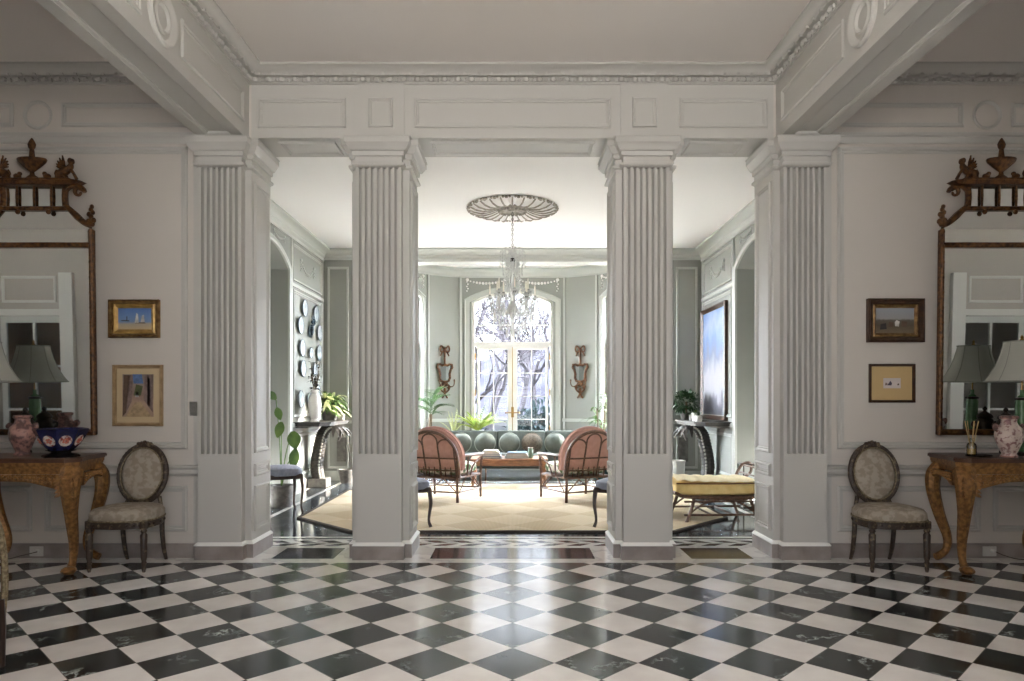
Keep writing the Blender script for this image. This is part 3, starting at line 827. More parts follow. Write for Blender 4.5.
def window_unit(k, phi, half, a, casing):
    """arched casement pair in a flat chord of the bow"""
    dist = BR * math.cos(R_(half)); hc = BR * math.sin(R_(half)) + .02
    t = R_(phi)
    # local x = along chord (to the viewer's right), y = outward, z up
    M = Matrix(((math.cos(t), math.sin(t), 0, dist*math.sin(t)), (-math.sin(t), math.cos(t), 0, BYC + dist*math.cos(t)), (0, 0, 1, 0), (0, 0, 0, 1)))
    z0, zs, zc = .30, 3.20, 3.40
    arched_wall(wv, M, -hc, hc, 0, SZ, a + .10, z0, zs + .06, zc + .08, .28)
    q = MB(M)
    path = [Vector((x, 0, z)) for x, z in arch_path(casing, z0, zs + .10, zc + .15)]
    q.sweep([(0, 0), (0, .03), (-.02, .035), (-.03, .02), (-.10, .016), (-.10, 0)], path, (0, -1, 0), False)
    q.box(-casing, -.06, z0 - .06, casing, .05, z0)
    tr.add(q.v, q.f); q = MB(M)
    for sx in (-1, 1): swag(q, None, sx*(casing - .06) if sx < 0 else .14, -.14 if sx < 0 else casing - .06, 3.665, .06, .22, .018)
    sw.add(q.v, q.f)
    # frame (in the reveal)
    w = MB(M)
    fp = arch_path(a + .1, z0, zs + .06, zc + .08)
    path = [Vector((x, .15, z)) for x, z in fp]
    w.sweep([(0, 0), (0, .07), (-.055, .07), (-.055, 0)], path, (0, -1, 0), False)
    ztr = 2.44
    w.box(-a - .05, .07, ztr - .045, a + .05, .15, ztr + .045); w.box(-.05, .075, z0, .05, .15, ztr); w.box(-.035, .08, ztr, .035, .15, zc + .03)
    w.box(-a - .08, .07, z0, a + .08, .16, z0 + .05)
    wo = struct('window_%d' % k, w, 'trim_white')
    s_ = MB(M)
    for sx in (-1, 1):
        x0, x1 = (.05, a) if sx > 0 else (-a, -.05)
        for (p0, p1) in ((x0, x0 + .045), (x1 - .045, x1)): s_.box(p0, .085, z0 + .05, p1, .135, ztr - .045)
        s_.box(x0, .086, z0 + .05, x1, .134, z0 + .2); s_.box(x0, .086, ztr - .1, x1, .134, ztr - .045)
    part('casement', s_, 'trim_white', wo)
    m_ = MB(M)
    for sx in (-1, 1):
        xm = sx * (a + .05) / 2; m_.box(xm - .009, .10, z0 + .2, xm + .009, .125, ztr - .09)
        for zz in (.98, 1.43, 1.88): m_.box(sx*.09, .102, zz - .009, sx*(a - .04), .123, zz + .009)
    m_.box(-a, .102, 2.80, a, .123, 2.825)
    for sx in (-1, 1): m_.box(sx*(a+.05)/2 - .009, .10, ztr, sx*(a+.05)/2 + .009, .125, 3.30)
    part('muntin', m_, 'trim_white', wo)
    g = MB(M); pg = [(x, z) for x, z in arch_path(a + .05, z0 + .05, zs + .03, zc + .04)]
    g.add([(x, .112, z) for x, z in pg], [tuple(range(len(pg)))]); part('pane', g, 'pane_glass', wo)
    h = MB(M); h.tube([(0, .07, z0 + .1), (0, .07, ztr - .06)], .008, 6); h.box(-.025, .045, 1.02, .025, .075, 1.22)
    h.tube([(-.13, .035, 1.11), (.13, .035, 1.11)], .011, 6); h.ball((.13, .035, 1.11), .018); h.ball((-.13, .035, 1.11), .018)
    part('handle', h, 'brass', wo, 'brass espagnolette bolt and handle')
    for sx in (-1, 1):
        for zz in (.8, 1.5, 2.2):
            hg = MB(M).box(sx*(a + .03) - .012, .055, zz - .06, sx*(a + .03) + .012, .08, zz + .06); part('hinge', hg, 'brass', wo)
    return M
MWIN = window_unit(1, 0, 19.5, .69, .93)
window_unit(2, -51, 17, .60, .80)
window_unit(3, 51, 17, .60, .80)
struct('wall_bow', wv, 'sun_wall'); struct('trim_17', tr, 'sun_trim'); struct('trim_18', sw, 'sun_ceiling')
for s in (-1, 1):
    q = MB(None if s < 0 else MIR).box(-2.96, SY1 - .015, .32, -2.80, SY1, .72)
    for i in range(12): q.box(-2.95, SY1 - .022, .34 + i*.031, -2.81, SY1 - .014, .352 + i*.031)
    solo('air_grille', q, 'grey_stone', 'grey metal air grille low on the sunroom back wall, %s of the two' % ('left' if s < 0 else 'right'), 'vent')
# ================= things in the hall
def wall_picture(name_lab, cat, x0, x1, z0, z1, frame_mat, fw, fd, canvas, extra=None, mat_w=0, mat_mat=None, inner=None, y=6.0):
    cx = (x0 + x1) / 2
    t = thing('framed_picture', name_lab, cat, (cx, y, z0), 0, 'small pictures on the hall walls')
    w, h = x1 - x0, z1 - z0
    f = MB(); P = [Vector((-w/2, 0, 0)), Vector((w/2, 0, 0)), Vector((w/2, 0, h)), Vector((-w/2, 0, h))]
    f.sweep([(0, 0), (0, fd*.8), (fw*.2, fd), (fw*.4, fd*.75), (fw*.75, fd*.7), (fw, fd*.35), (fw, 0)], P, (0, -1, 0), True)
    part('frame', f, frame_mat, t)
    iw = fw
    if inner:
        im, iw2 = inner
        g = MB(); P = [Vector((sx*(w/2 - fw), 0, z)) for sx, z in ((-1, fw), (1, fw), (1, h - fw), (-1, h - fw))]
        g.sweep([(0, 0), (0, fd*.45), (iw2*.4, fd*.6), (iw2, fd*.25), (iw2, 0)], P, (0, -1, 0), True)
        part('slip', g, im, t, 'gilt inner slip'); iw = fw + iw2
    part('backing', MB().box(-w/2 + .004, -.006, .004, w/2 - .004, -.001, h - .004), 'frame_dark', t)
    if mat_w:
        g = MB().box(-w/2 + iw, -.010, iw, w/2 - iw, -.006, h - iw); part('mount', g, mat_mat, t); iw += mat_w
    c = MB().box(-w/2 + iw, -.0125, iw, w/2 - iw, -.0102, h - iw)
    cw, chh = w - 2*iw, h - 2*iw
    part('canvas', c, canvas, t)
    if extra:
        mats = []; e = MB()
        for (m, poly) in extra:
            if m not in mats: mats.append(m)
            e.cur = mats.index(m)
            e.add([(-cw/2 + u*cw, -.0132, iw + v*chh) for u, v in poly], [tuple(range(len(poly)))])
        part('painted_figures', e, mats, t, kind='stuff')
    return t
for nm, c in (('p_white', (224, 220, 214)), ('p_black', (42, 38, 40)), ('p_sand', (178, 152, 116)), ('p_brown', (98, 74, 58)), ('p_mauve', (134, 112, 104)), ('p_blue', (88, 118, 164)),
              ('p_grey', (128, 128, 132)), ('p_green', (92, 98, 60)), ('p_ink', (74, 64, 84)), ('p_pale', (206, 196, 186))):
    mat(nm, rgb(*c), .6, col2=rgb(*[int(q*.82) for q in c]), nscale=40)
picture_mat('pic_sea', [(0, rgb(186, 164, 128)), (.26, rgb(172, 158, 136)), (.36, rgb(112, 138, 174)), (.62, rgb(104, 134, 180)), (1, rgb(70, 104, 164))], .05)
picture_mat('pic_lane', [(0, rgb(150, 124, 108)), (.3, rgb(168, 140, 118)), (.5, rgb(132, 108, 94)), (.8, rgb(140, 124, 112)), (1, rgb(126, 112, 102))], .12)
picture_mat('pic_cattle', [(0, rgb(112, 96, 72)), (.3, rgb(84, 72, 56)), (.5, rgb(92, 84, 74)), (.58, rgb(150, 148, 146)), (1, rgb(146, 150, 158))], .07)
picture_mat('pic_sketch', [(0, rgb(196, 186, 180)), (.4, rgb(204, 194, 190)), (1, rgb(196, 188, 184))], .1)
Yw = 6.0
X = lambda px: WX(px, Yw)
Z = lambda py: WZ(py, Yw)
wall_picture('small blue seascape with sailing boats in a deep gilt frame', 'picture', X(110.5), X(160.5), Z(338), Z(300), 'frame_gold', .035, .05, 'pic_sea',
    [('p_black', [(.08, .40), (.34, .38), (.34, .43), (.1, .44)]), ('p_black', [(.25, .42), (.28, .42), (.28, .62), (.25, .62)]), ('p_white', [(.5, .3), (.62, .3), (.6, .72), (.55, .78)]),
     ('p_pale', [(.68, .34), (.8, .34), (.78, .7), (.72, .66)]), ('p_brown', [(.5, .28), (.84, .28), (.8, .33), (.54, .33)])], inner=('pale_gold', .038))
wall_picture('tall picture of a narrow street in a beige frame, below the seascape', 'picture', X(114), X(163.5), Z(426), Z(365), 'frame_oak', .03, .035, 'pic_lane',
    [('p_blue', [(.36, .78), (.68, .78), (.62, 1), (.32, 1)]), ('p_brown', [(.0, 0), (.12, .1), (.26, .98), (.04, .98)]), ('p_mauve', [(.12, .1), (.3, .36), (.34, .98), (.22, .98)]),
     ('p_mauve', [(.68, .4), (.98, .1), (.98, .98), (.72, .98)]), ('p_brown', [(.80, .3), (.9, .24), (.88, .9), (.8, .94)]), ('p_green', [(.36, .5), (.6, .5), (.66, .72), (.44, .76)]),
     ('p_white', [(.42, .46), (.52, .46), (.5, .58), (.44, .58)]), ('p_sand', [(.1, 0), (.95, 0), (.6, .34), (.4, .34)])], mat_w=.05, mat_mat='mat_linen')
wall_picture('dark framed landscape with a pale animal in a brown field', 'picture', X(866), X(922.5), Z(342.5), Z(299), 'frame_dark', .05, .05, 'pic_cattle',
    [('p_white', [(.5, .28), (.6, .26), (.62, .46), (.54, .52), (.49, .44)]), ('p_brown', [(.32, .26), (.44, .24), (.46, .42), (.34, .46)]), ('p_brown', [(.66, .26), (.8, .26), (.82, .46), (.68, .48)]),
     ('p_black', [(.1, .14), (.28, .16), (.26, .4), (.12, .36)])], inner=('frame_gold', .03))
wall_picture('little sketch with a wide ochre mount in a thin wooden frame, below the landscape', 'picture', X(868.5), X(914), Z(402.5), Z(364), 'frame_dark', .022, .03, 'pic_sketch',
    [('p_ink', [(.2, .3), (.46, .28), (.5, .5), (.4, .75), (.3, .5)]), ('p_mauve', [(.08, .28), (.2, .3), (.24, .5), (.12, .56)]), ('p_brown', [(.8, .3), (.9, .3), (.92, .46), (.82, .48)])],
    mat_w=.10, mat_mat='mat_ochre')

# ---------- gilt pagoda mirrors
def gilt_mirror(x, lab):
    t = thing('gilt_mirror', lab, 'mirror', (x, 5.965, 1.057), 0, 'gilt pagoda mirrors over the console tables', rx=1.2)
    hw = .50
    H = lambda py: (435 - py) / 118.6
    f = MB()
    # side bars as twin beaded rods, bottom rail and crossbar
    for s in (-1, 1):
        f.box(s*hw, -.04, 0, s*(hw - .045), 0, H(228), .008)
        f.tube([(s*(hw - .012), -.045, .0), (s*(hw - .012), -.045, H(228))], .013, 6)
        for k in range(14):
            z = .06 + k * .128; f.ball((s*(hw - .02), -.046, z), .019, .012, .03, 6, 4)
    f.box(-hw, -.04, 0, hw, 0, .05, .008); f.box(-hw, -.042, H(246), hw, 0, H(241), .006)
    f.tube([(-hw, -.042, .028), (hw, -.042, .028)], .012, 6)
    part('frame', f, 'mirror_gilt', t)
    # concave shoulders climbing to the gallery
    for s in (-1, 1):
        q = MB()
        pts = bez((s*(hw - .03), -.03, H(224)), (s*.40, -.03, H(222)), (s*.32, -.03, H(208)), (s*.265, -.03, H(205)), 12)
        q.tube(pts, rad_list([.022, .03, .02], 13), 7)
        for k in range(1, 12):
            c = pts[k]
            q.ball((c.x, c.y - .012, c.z + .014), .016, .012, .016, 6, 4)
        q.tube(spline([(s*.265, -.03, H(205)), (s*.26, -.03, H(196)), (s*.265, -.03, H(186))], 5), [.026]*11, 7)
        part('shoulder', q, 'mirror_gilt', t)
        fn = MB()      # leafy corner finial
        fn.ball((s*(hw - .02), -.025, H(222)), .028, .024, .03, 8, 5)
        for k, (dx, dz) in enumerate(((-.02, .0), (.02, .01), (0, .04), (-.016, .06), (.014, .075), (0, .10), (.008, .125))):
            fn.ball((s*(hw - .02) + dx, -.03, H(220) + dz), .024 - .0012*k, .02, .026 - .001*k, 7, 5)
        part('corner_finial', fn, 'mirror_gilt', t)
    # gallery of balusters under the roof
    for xx in (-.145, 0.0, .145):
        b = MB().tube([(xx, -.03, H(207)), (xx, -.03, H(195)), (xx, -.03, H(182))], [.009, .012, .009], 8); part('baluster', b, 'mirror_gilt', t)
    g = MB().box(-.28, -.045, H(209), .28, 0, H(205), .006); g.box(-.30, -.05, H(184), .30, 0, H(181.5), .004)
    for s in (-1, 1):
        g.ball((s*.13, -.045, H(211)), .022, .014, .022, 7, 5)
    part('gallery_rail', g, 'mirror_gilt', t)
    r = MB()          # pagoda roof slab with upturned ends
    poly = [(-.43, H(181)), (-.37, H(184.5)), (.37, H(184.5)), (.43, H(181)), (.36, H(179.5)), (.30, H(178.6)), (-.30, H(178.6)), (-.36, H(179.5))]
    r.prism(poly, .0, .085, Matrix(((1, 0, 0, 0), (0, 0, -1, 0), (0, 1, 0, 0), (0, 0, 0, 1))))
    r.box(-.33, -.09, H(180), .33, 0, H(178), .004)
    for s in (-1, 1):
        sp = [(s*(.385 + .05*math.cos(a)*(1 - a/9)), -.04, H(191) + .055*math.sin(a)*(1 - a/9)) for a in [k*.45 for k in range(15)]]
        r.tube(sp, rad_list([.018, .016, .009], 15), 6)
        r.tube(spline([(s*.28, -.04, H(190)), (s*.32, -.04, H(186)), (s*.37, -.04, H(186.5)), (s*.41, -.04, H(189))], 4), .015, 6)
    part('pagoda_roof', r, 'mirror_gilt', t)
    u = MB()          # footed urn with a flame finial
    zb = H(175); z = lambda py: H(py + 3 * (py - 137) / 38)
    u.lathe([(.06, z(175)), (.05, z(173.5)), (.022, z(171.5)), (.018, z(169)), (.03, z(168)), (.075, z(164)), (.115, z(160)), (.125, z(157.5)), (.12, z(156.5)), (.05, z(156.5)), (.028, z(155.5)),
             (.024, z(152)), (.02, z(148)), (.03, z(146.5)), (.036, z(143.5)), (.024, z(140.5)), (.012, z(138.5)), (.004, z(137.5))], 16, T(0, -.05, 0), .5)
    part('urn', u, 'mirror_gilt', t)
    H0 = H; H = lambda py: H0(py + 3)
    for s in (-1, 1):
        m = MB()      # winged sphinx sitting on the roof end, facing out
        bx = s*.29
        body = spline([(bx - s*.07, -.045, H(175.5)), (bx - s*.055, -.045, H(170)), (bx - s*.005, -.045, H(167.5)), (bx + s*.03, -.045, H(163)), (bx + s*.035, -.045, H(160))], 4)
        m.tube(body, rad_list([.03, .038, .03, .026, .018], len(body)), 8)
        m.ball((bx + s*.045, -.048, H(158)), .024, .02, .027, 8, 6)                       # head
        m.ball((bx + s*.028, -.045, H(157)), .022, .022, .026, 7, 5)                       # hair
        m.tube([(bx + s*.03, -.05, H(165)), (bx + s*.06, -.05, H(170)), (bx + s*.085, -.05, H(175.5))], [.016, .012, .014], 6)   # foreleg
        m.tube([(bx - s*.03, -.055, H(170)), (bx + s*.0, -.06, H(173)), (bx + s*.01, -.06, H(175.5))], [.02, .015, .014], 6)
        for k in range(5):                                                                # wing of separate feathers
            a = R_(100 + 16*k); L = .115 - .012*k
            leaf(m, (bx - s*.02, -.04 - .004*k, H(165)), (s*math.cos(a), 0, math.sin(a)), (0, -1, 0), L, .03, 0, 4, .1)
            m.tube([(bx - s*.02, -.04 - .004*k, H(165)), (bx - s*.02 + s*math.cos(a)*L, -.04, H(165) + math.sin(a)*L)], [.013, .006], 5)
        m.tube(spline([(bx - s*.075, -.045, H(174)), (bx - s*.10, -.045, H(170)), (bx - s*.085, -.045, H(166))], 4), .008, 5)
        part('sphinx', m, 'mirror_gilt', t)
        a = MB(); a.ball((s*.125, -.05, H(172.5)), .034, .026, .024, 8, 5); a.ball((s*.125 - s*.02, -.05, H(170)), .02, .018, .018, 7, 5); part('acorn', a, 'mirror_gilt', t)
    H = H0
    gl = MB(); y = -.012
    sh = [(p.x, p.z) for p in bez((hw - .03, 0, H(224)), (.40, 0, H(222)), (.32, 0, H(208)), (.265, 0, H(205)), 8)]
    poly = [(-hw + .03, .03), (hw - .03, .03)] + sh + [(.265, H(183)), (-.265, H(183))] + [(-a, b) for a, b in sh[::-1]]
    gl.add([(a, y, b) for a, b in poly], [tuple(range(len(poly)))])
    part('mirror_glass', gl, 'mirror_glass', t)
    bk = MB(); bk.add([(a, -.004, b) for a, b in poly] + [(a, .0, b) for a, b in poly], [tuple(range(len(poly))), tuple(range(len(poly), 2*len(poly)))]); part('backboard', bk, 'dark_wood', t)
    return t
MXL, MXR = -4.05, 4.12
gilt_mirror(MXL, 'gilt pagoda-top mirror over the console with the blue octagonal bowl')
gilt_mirror(MXR, 'gilt pagoda-top mirror over the console with the reed diffuser')

# ---------- gilt console tables
def ctable(x, lab):
    t = thing('console_table', lab, 'table', (x, 5.955, 0), 0, 'gilt console tables under the mirrors')
    hw, D, H = .585, .60, .90
    def plan(o):
        return [(-.47 - o, 0), (-.50 - o, -.28), (-.565 - o, -.50 - o*.5), (-.545 - o, -.555 - o), (-.49 - o*.6, -.60 - o), (.49 + o*.6, -.60 - o), (.545 + o, -.555 - o), (.565 + o, -.50 - o*.5), (.50 + o, -.28), (.47 + o, 0)]
    top = MB(); top.prism(plan(0), H - .02, H); top.prism(plan(-.008), H, H + .006); top.prism(plan(-.014), H - .03, H - .02)
    part('tabletop', top, 'table_top', t, 'dark brown moulded top')
    ap = MB(); ap.prism(plan(-.045), H - .12, H - .055); ap.prism(plan(-.022), H - .058, H - .03); ap.prism(plan(-.03), H - .075, H - .055); part('frieze', ap, 'gold', t)
    ap = MB()
    # scalloped carved skirt: front and sides
    def skirt(A, B, n, depth):
        A = Vector(A); B = Vector(B); d = (B - A); L = d.length; d.normalize(); nr = Vector((d.y, -d.x, 0))
        vs = []; fs = []
        for i in range(n + 1):
            t_ = i / n; p = A + d * (L * t_)
            dz = depth * (.42 + .58 * abs(math.cos(PI * 1.0 * t_)) ** 1.6 + .10 * math.cos(2 * PI * 2 * t_))
            for off in (0, .028):
                vs += [p + nr * off + Vector((0, 0, H - .12)), p + nr * off + Vector((0, 0, H - .12 - dz))]
        for i in range(n):
            a = i * 4
            fs += [(a, a+1, a+5, a+4), (a+2, a+6, a+7, a+3), (a+1, a+3, a+7, a+5), (a, a+4, a+6, a+2)]
        ap.add(vs, fs)
        for i in range(int(n*1.4)):      # carved bosses and leaves
            t_ = (i + .5) / (n*1.4); p = A + d * (L * t_) + nr * .03
            dz = depth * (.42 + .58 * abs(math.cos(PI * t_)) ** 1.6)
            ap.ball((p.x, p.y, H - .12 - dz * (.35 + .3 * (i % 2))), .016, .009, .013, 6, 4)
            if i % 2: ap.ball((p.x, p.y, H - .126), .012, .008, .009, 6, 4)
    w = hw - .05; d = D - .05
    skirt((-.46, -d - .0, 0), (.46, -d - .0, 0), 36, .105)
    skirt((.52, -.46, 0), (.45, -.02, 0), 16, .09); skirt((-.45, -.02, 0), (-.52, -.46, 0), 16, .09)
    part('skirt', ap, 'gold', t)
    # cabriole legs
    for s in (-1, 1):
        q = MB()
        pts = spline([(s*(w - .10), -d + .03, H - .09), (s*(w - .085), -d - .02, H - .2), (s*(w - .09), -d + .0, H - .42), (s*(w - .10), -d + .05, H - .66), (s*(w - .10), -d + .04, .10), (s*(w - .098), -d + .0, .035), (s*(w - .098), -d - .02, .02)], 5)
        pts = [p + Vector((s*.065, 0, 0)) for p in pts]
        q.tube(pts, rad_list([.082, .078, .050, .036, .027, .034, .042], len(pts)), 10)
        for k in range(6): q.ball((s*(w - .023), -d - .085 + .006*k, H - .17 - .035*k), .026 - .003*k, .018, .028, 7, 5)
        for k in (-1, 1):
            for j in range(5): leaf(q, (s*(w - .023) + k*.03, -d - .06, H - .14 - .03*j), (k*.8, -.4, -.5), (0, -1, 0), .06, .03, 0, 3)
        q.ball((s*(w - .033), -d - .015, .035), .055, .062, .034, 8, 6)
        part('leg', q, 'gold', t)
        q = MB()
        pts = spline([(s*(w - .01), -.06, H - .09), (s*(w + .045), -.06, H - .17), (s*(w + .05), -.06, H - .30), (s*(w - .0), -.06, H - .50), (s*(w - .07), -.06, H - .70), (s*(w - .06), -.06, .09), (s*(w + .0), -.06, .04), (s*(w + .03), -.06, .03)], 5)
        pts = [p + Vector((-s*.125, 0, 0)) for p in pts]
        q.tube(pts, rad_list([.055, .062, .055, .045, .036, .03, .032, .03], len(pts)), 9)
        part('leg', q, 'gold', t)
    return t
ctable(WX(31.5, 5.7) + .0, 'carved gilt console table holding the blue octagonal bowl')
ctable(WX(1003.5, 5.7) - .0, 'carved gilt console table holding the reed diffuser')

# ---------- oval back side chairs
def oval_chair():
    t = thing('side_chair', 'oval-back upholstered side chair below the seascape and the street picture', 'chair', (0, 0, 0), 0, 'oval-back chairs by the console tables')
    # front at -y
    sw, sd, sh = .50, .46, .40
    def seat_plan(s_):
        out = []
        for k in range(28):
            a = 2*PI*k/28; c, n_ = math.cos(a), math.sin(a)
            x = math.copysign(abs(c)**.55, c); y = math.copysign(abs(n_)**.6, n_)
            w = sw/2 * (1.0 if y < 0 else 1 - .16*y)
            out.append((x*w*s_, y*sd/2*s_ - (.02 if y < 0 else 0) * (1 - abs(x))))
        return out
    rail = MB(); rail.prism(seat_plan(1), sh - .055, sh)
    for k in range(28):
        p = seat_plan(1.0)[k]; rail.ball((p[0], p[1], sh - .028), .012, .012, .014, 6, 4)
    part('seat_rail', rail, 'chair_wood', t)
    se = MB(); vs = []; fs = []
    layers = [(1.0, 0), (1.03, .02), (1.02, .06), (.93, .088), (.7, .104), (.35, .112)]
    for (sc_, z) in layers: vs += [(x, y, sh + z) for x, y in seat_plan(sc_)]
    n = 28
    for i in range(len(layers) - 1):
        for j in range(n): fs.append((i*n + j, i*n + (j+1) % n, (i+1)*n + (j+1) % n, (i+1)*n + j))
    fs.append(tuple((len(layers)-1)*n + j for j in range(n))); fs.append(tuple(range(n))[::-1])
    se.add(vs, fs); part('seat', se, 'damask', t)
    pp = MB(); pp.tube([(x, y, sh + .006) for x, y in seat_plan(1.035)], .007, 6, closed=True); part('piping', pp, 'braid', t)
    for s in (-1, 1):
        l = MB(); x = s*(sw/2 - .035); y = -sd/2 + .045
        l.box(x - .024, y - .024, sh - .06, x + .024, y + .024, sh + .005, .004)
        l.lathe([(.02, sh - .06), (.026, sh - .075), (.018, sh - .09), (.027, sh - .105), (.024, .12), (.016, .085), (.022, .075), (.014, .055), (.017, .03), (.011, 0)], 12, T(x, y, 0))
        part('leg', l, 'chair_wood', t)
    for s in (-1, 1):
        l = MB(); x = s*.165; y = sd/2 - .03
        pts = spline([(x, y, sh + .0), (x, y, .26), (x, y + .03, .1), (x, y + .07, 0)], 5)
        l.tube(pts, rad_list([.022, .02, .018, .013], len(pts)), 8); part('leg', l, 'chair_wood', t)
    # oval back, leaning
    B = T(0, sd/2 - .025, sh + .335) @ RX(-9)
    a, b = .195, .238
    fr = MB(B)
    ov = [(a*math.cos(2*PI*k/40), 0, b*math.sin(2*PI*k/40)) for k in range(40)]
    fr.tube(ov, .024, 8, closed=True)
    for k in range(40):
        p = ov[k]; fr.ball((p[0]*1.02, -.02, p[2]*1.02), .013, .01, .013, 5, 4)
    for k, dx in enumerate((-.05, -.025, 0, .025, .05)): fr.ball((dx, -.012, b + .012 + (.014 if k == 2 else .006 if k in (1, 3) else 0)), .02, .016, .018, 6, 5)
    part('back_frame', fr, 'chair_wood', t)
    pd = MB(B); pd.ball((0, .0, 0), a - .018, .042, b - .018, 28, 10); part('backrest', pd, 'damask', t)
    pp = MB(B); pp.tube([(p[0]*.90, -.024, p[2]*.91) for p in ov], .006, 6, closed=True); part('piping', pp, 'braid', t)
    for s in (-1, 1):
        l = MB(); pts = [(s*.165, sd/2 - .03, sh), (s*.15, sd/2 - .02, sh + .07), (s*.125, sd/2 + .005, sh + .14)]
        l.tube(pts, [.02, .016, .018], 8); part('back_support', l, 'chair_wood', t)
    return t
ch = oval_chair(); ch.location = (-3.115, 5.66, 0)
dup(ch, (3.045, 5.66, 0), 0, 'oval-back upholstered side chair below the landscape and the little sketch')

# ---------- things on the tables
TT = .907
def jar_thing(x, y, lab, m, rim_m, handles=False):
    t = thing('porcelain_jar', lab, 'jar', (x, y, TT), 0, 'porcelain jars on the consoles')
    j = MB().lathe([(.055, 0), (.058, .012), (.05, .03), (.064, .06), (.092, .13), (.098, .18), (.088, .225), (.06, .255), (.052, .275), (.054, .30)], 20); part('body', j, m, t)
    part('rim', MB().lathe([(.05, .296), (.064, .302), (.066, .318), (.058, .326), (.0, .324)], 20), rim_m, t)
    ft = MB().lathe([(.06, 0), (.064, .006), (.06, .014)], 20); part('foot', ft, rim_m, t)
    for s in (-1, 1):
        h = MB().tube(spline([(s*.088, 0, .20), (s*.118, 0, .225), (s*.112, 0, .255), (s*.085, 0, .245)], 4), .010, 6); h.ball((s*.11, -.01, .235), .02, .014, .022, 7, 5)
        part('handle', h, rim_m, t)
jar_thing(WX(22.5, 5.68), 5.68, 'brownish red porcelain jar to the left of the blue octagonal bowl', 'jar', 'jar', True)
jar_thing(WX(1009, 5.46), 5.46, 'pale pink and red porcelain jar beside the green lamp', 'jar_light', 'jar', True)
def dark_urn(x, y, lab):
    t = thing('lidded_urn', lab, 'urn', (x, y, TT), 0, 'dark lidded urns behind the porcelain jars')
    part('body', MB().lathe([(.045, 0), (.05, .015), (.04, .04), (.06, .09), (.082, .16), (.086, .22), (.066, .27), (.05, .29)], 16), 'bronze', t)
    part('lid', MB().lathe([(.06, .288), (.066, .296), (.058, .315), (.03, .335), (.014, .345), (.012, .355), (.02, .364), (.016, .376), (.004, .388)], 16), 'bronze', t)
    for s in (-1, 1):
        part('handle', MB().tube(spline([(s*.08, 0, .2), (s*.108, 0, .22), (s*.105, 0, .25), (s*.075, 0, .25)], 4), .008, 6), 'bronze', t)
dark_urn(WX(26, 5.84), 5.83, 'dark lidded urn behind the brownish red jar, showing in the mirror')
dark_urn(WX(1005, 5.83), 5.82, 'dark lidded urn behind the pale pink jar, showing in the mirror')
# octagonal bowl on its stand
bx, by = WX(61, 5.5), 5.5
t = thing('octagonal_bowl', 'blue octagonal porcelain bowl with flower panels on a black stand', 'bowl', (bx, by, TT + .055))
b = MB(RZ(22.5)); b.cur = 0
prof = [(.085, 0), (.10, .012), (.135, .05), (.168, .105), (.196, .165)]
def octv(r, z): return [(r*math.cos(2*PI*k/8), r*math.sin(2*PI*k/8), z) for k in range(8)]
vs = []; fs = []
pi_ = [(r - .012, z + .006) for r, z in prof][::-1]
for r, z in prof + pi_: vs += octv(r, z)
n = len(prof) * 2
for i in range(n - 1):
    for j in range(8): fs.append((i*8 + j, i*8 + (j+1) % 8, (i+1)*8 + (j+1) % 8, (i+1)*8 + j))
fs.append(tuple(range(8))[::-1]); fs.append(tuple((n-1)*8 + j for j in range(8)))
b.add(vs, fs); part('body', b, 'imari_blue', t, angle=20)
for k in range(8):
    a = 2*PI*(k + 1)/8
    q = MB(RZ(math.degrees(a)))
    cf = math.cos(PI/8)
    O = Vector((.1515*cf, 0, .0775)); U = Vector((0, 1, 0)); V = Vector((.033*cf, 0, .055)).normalized(); N = U.cross(V)
    pts = [O + U*(.046*math.cos(2*PI*i/14)) + V*(.050*math.sin(2*PI*i/14)) + N*.0022 for i in range(14)]
    q.add(pts, [tuple(range(14))])
    o = part('flower_panel', q, 'imari_white', t, 'pale flower panel')
    q = MB(RZ(math.degrees(a)))
    for i in range(5):
        p = O + U*(.016*math.cos(2*PI*i/5)) + V*(.016*math.sin(2*PI*i/5)) + N*.003
        q.ball(p, .010, .010, .010, 6, 4)
    o2 = part('flower', q, 'imari_red', o)
st = thing('bowl_stand', 'black lacquer stand under the blue octagonal bowl', 'stand', (bx, by, TT))
part('base', MB(RZ(22.5)).lathe([(.13, 0), (.135, .012), (.115, .022), (.085, .028)], 8), 'black_lacquer', st, angle=20)
part('neck', MB(RZ(22.5)).lathe([(.085, .027), (.07, .034), (.072, .042), (.105, .050), (.107, .055)], 8), 'black_lacquer', st, angle=20)
# reed diffuser and its tray
dx, dy = WX(971.5, 5.55), 5.55
tr_ = MB().lathe([(.085, 0), (.10, .004), (.104, .012), (.098, .012), (.092, .006), (0, .005)], 24, T(0, 0, 0), .7)
solo('tray', tr_, 'bronze', 'small dark oval tray under the reed diffuser', 'tray', (dx + .06, dy, TT), 0)
t = thing('reed_diffuser', 'amber glass reed diffuser on the small dark tray', 'diffuser', (dx, dy, TT + .012))
part('bottle', MB().lathe([(.03, 0), (.036, .008), (.036, .07), (.03, .088), (.014, .10), (.013, .125), (.018, .13)], 16), 'clear_glass', t)
part('oil', MB().lathe([(.027, .006), (.031, .012), (.031, .05), (0, .051)], 14), 'amber', t)
for k in range(7):
    a = k * 2.4; part('reed', MB().tube([(.006*math.cos(a), .006*math.sin(a), .04), (.055*math.cos(a) , .03*math.sin(a), .27)], .0026, 5), 'reed', t)
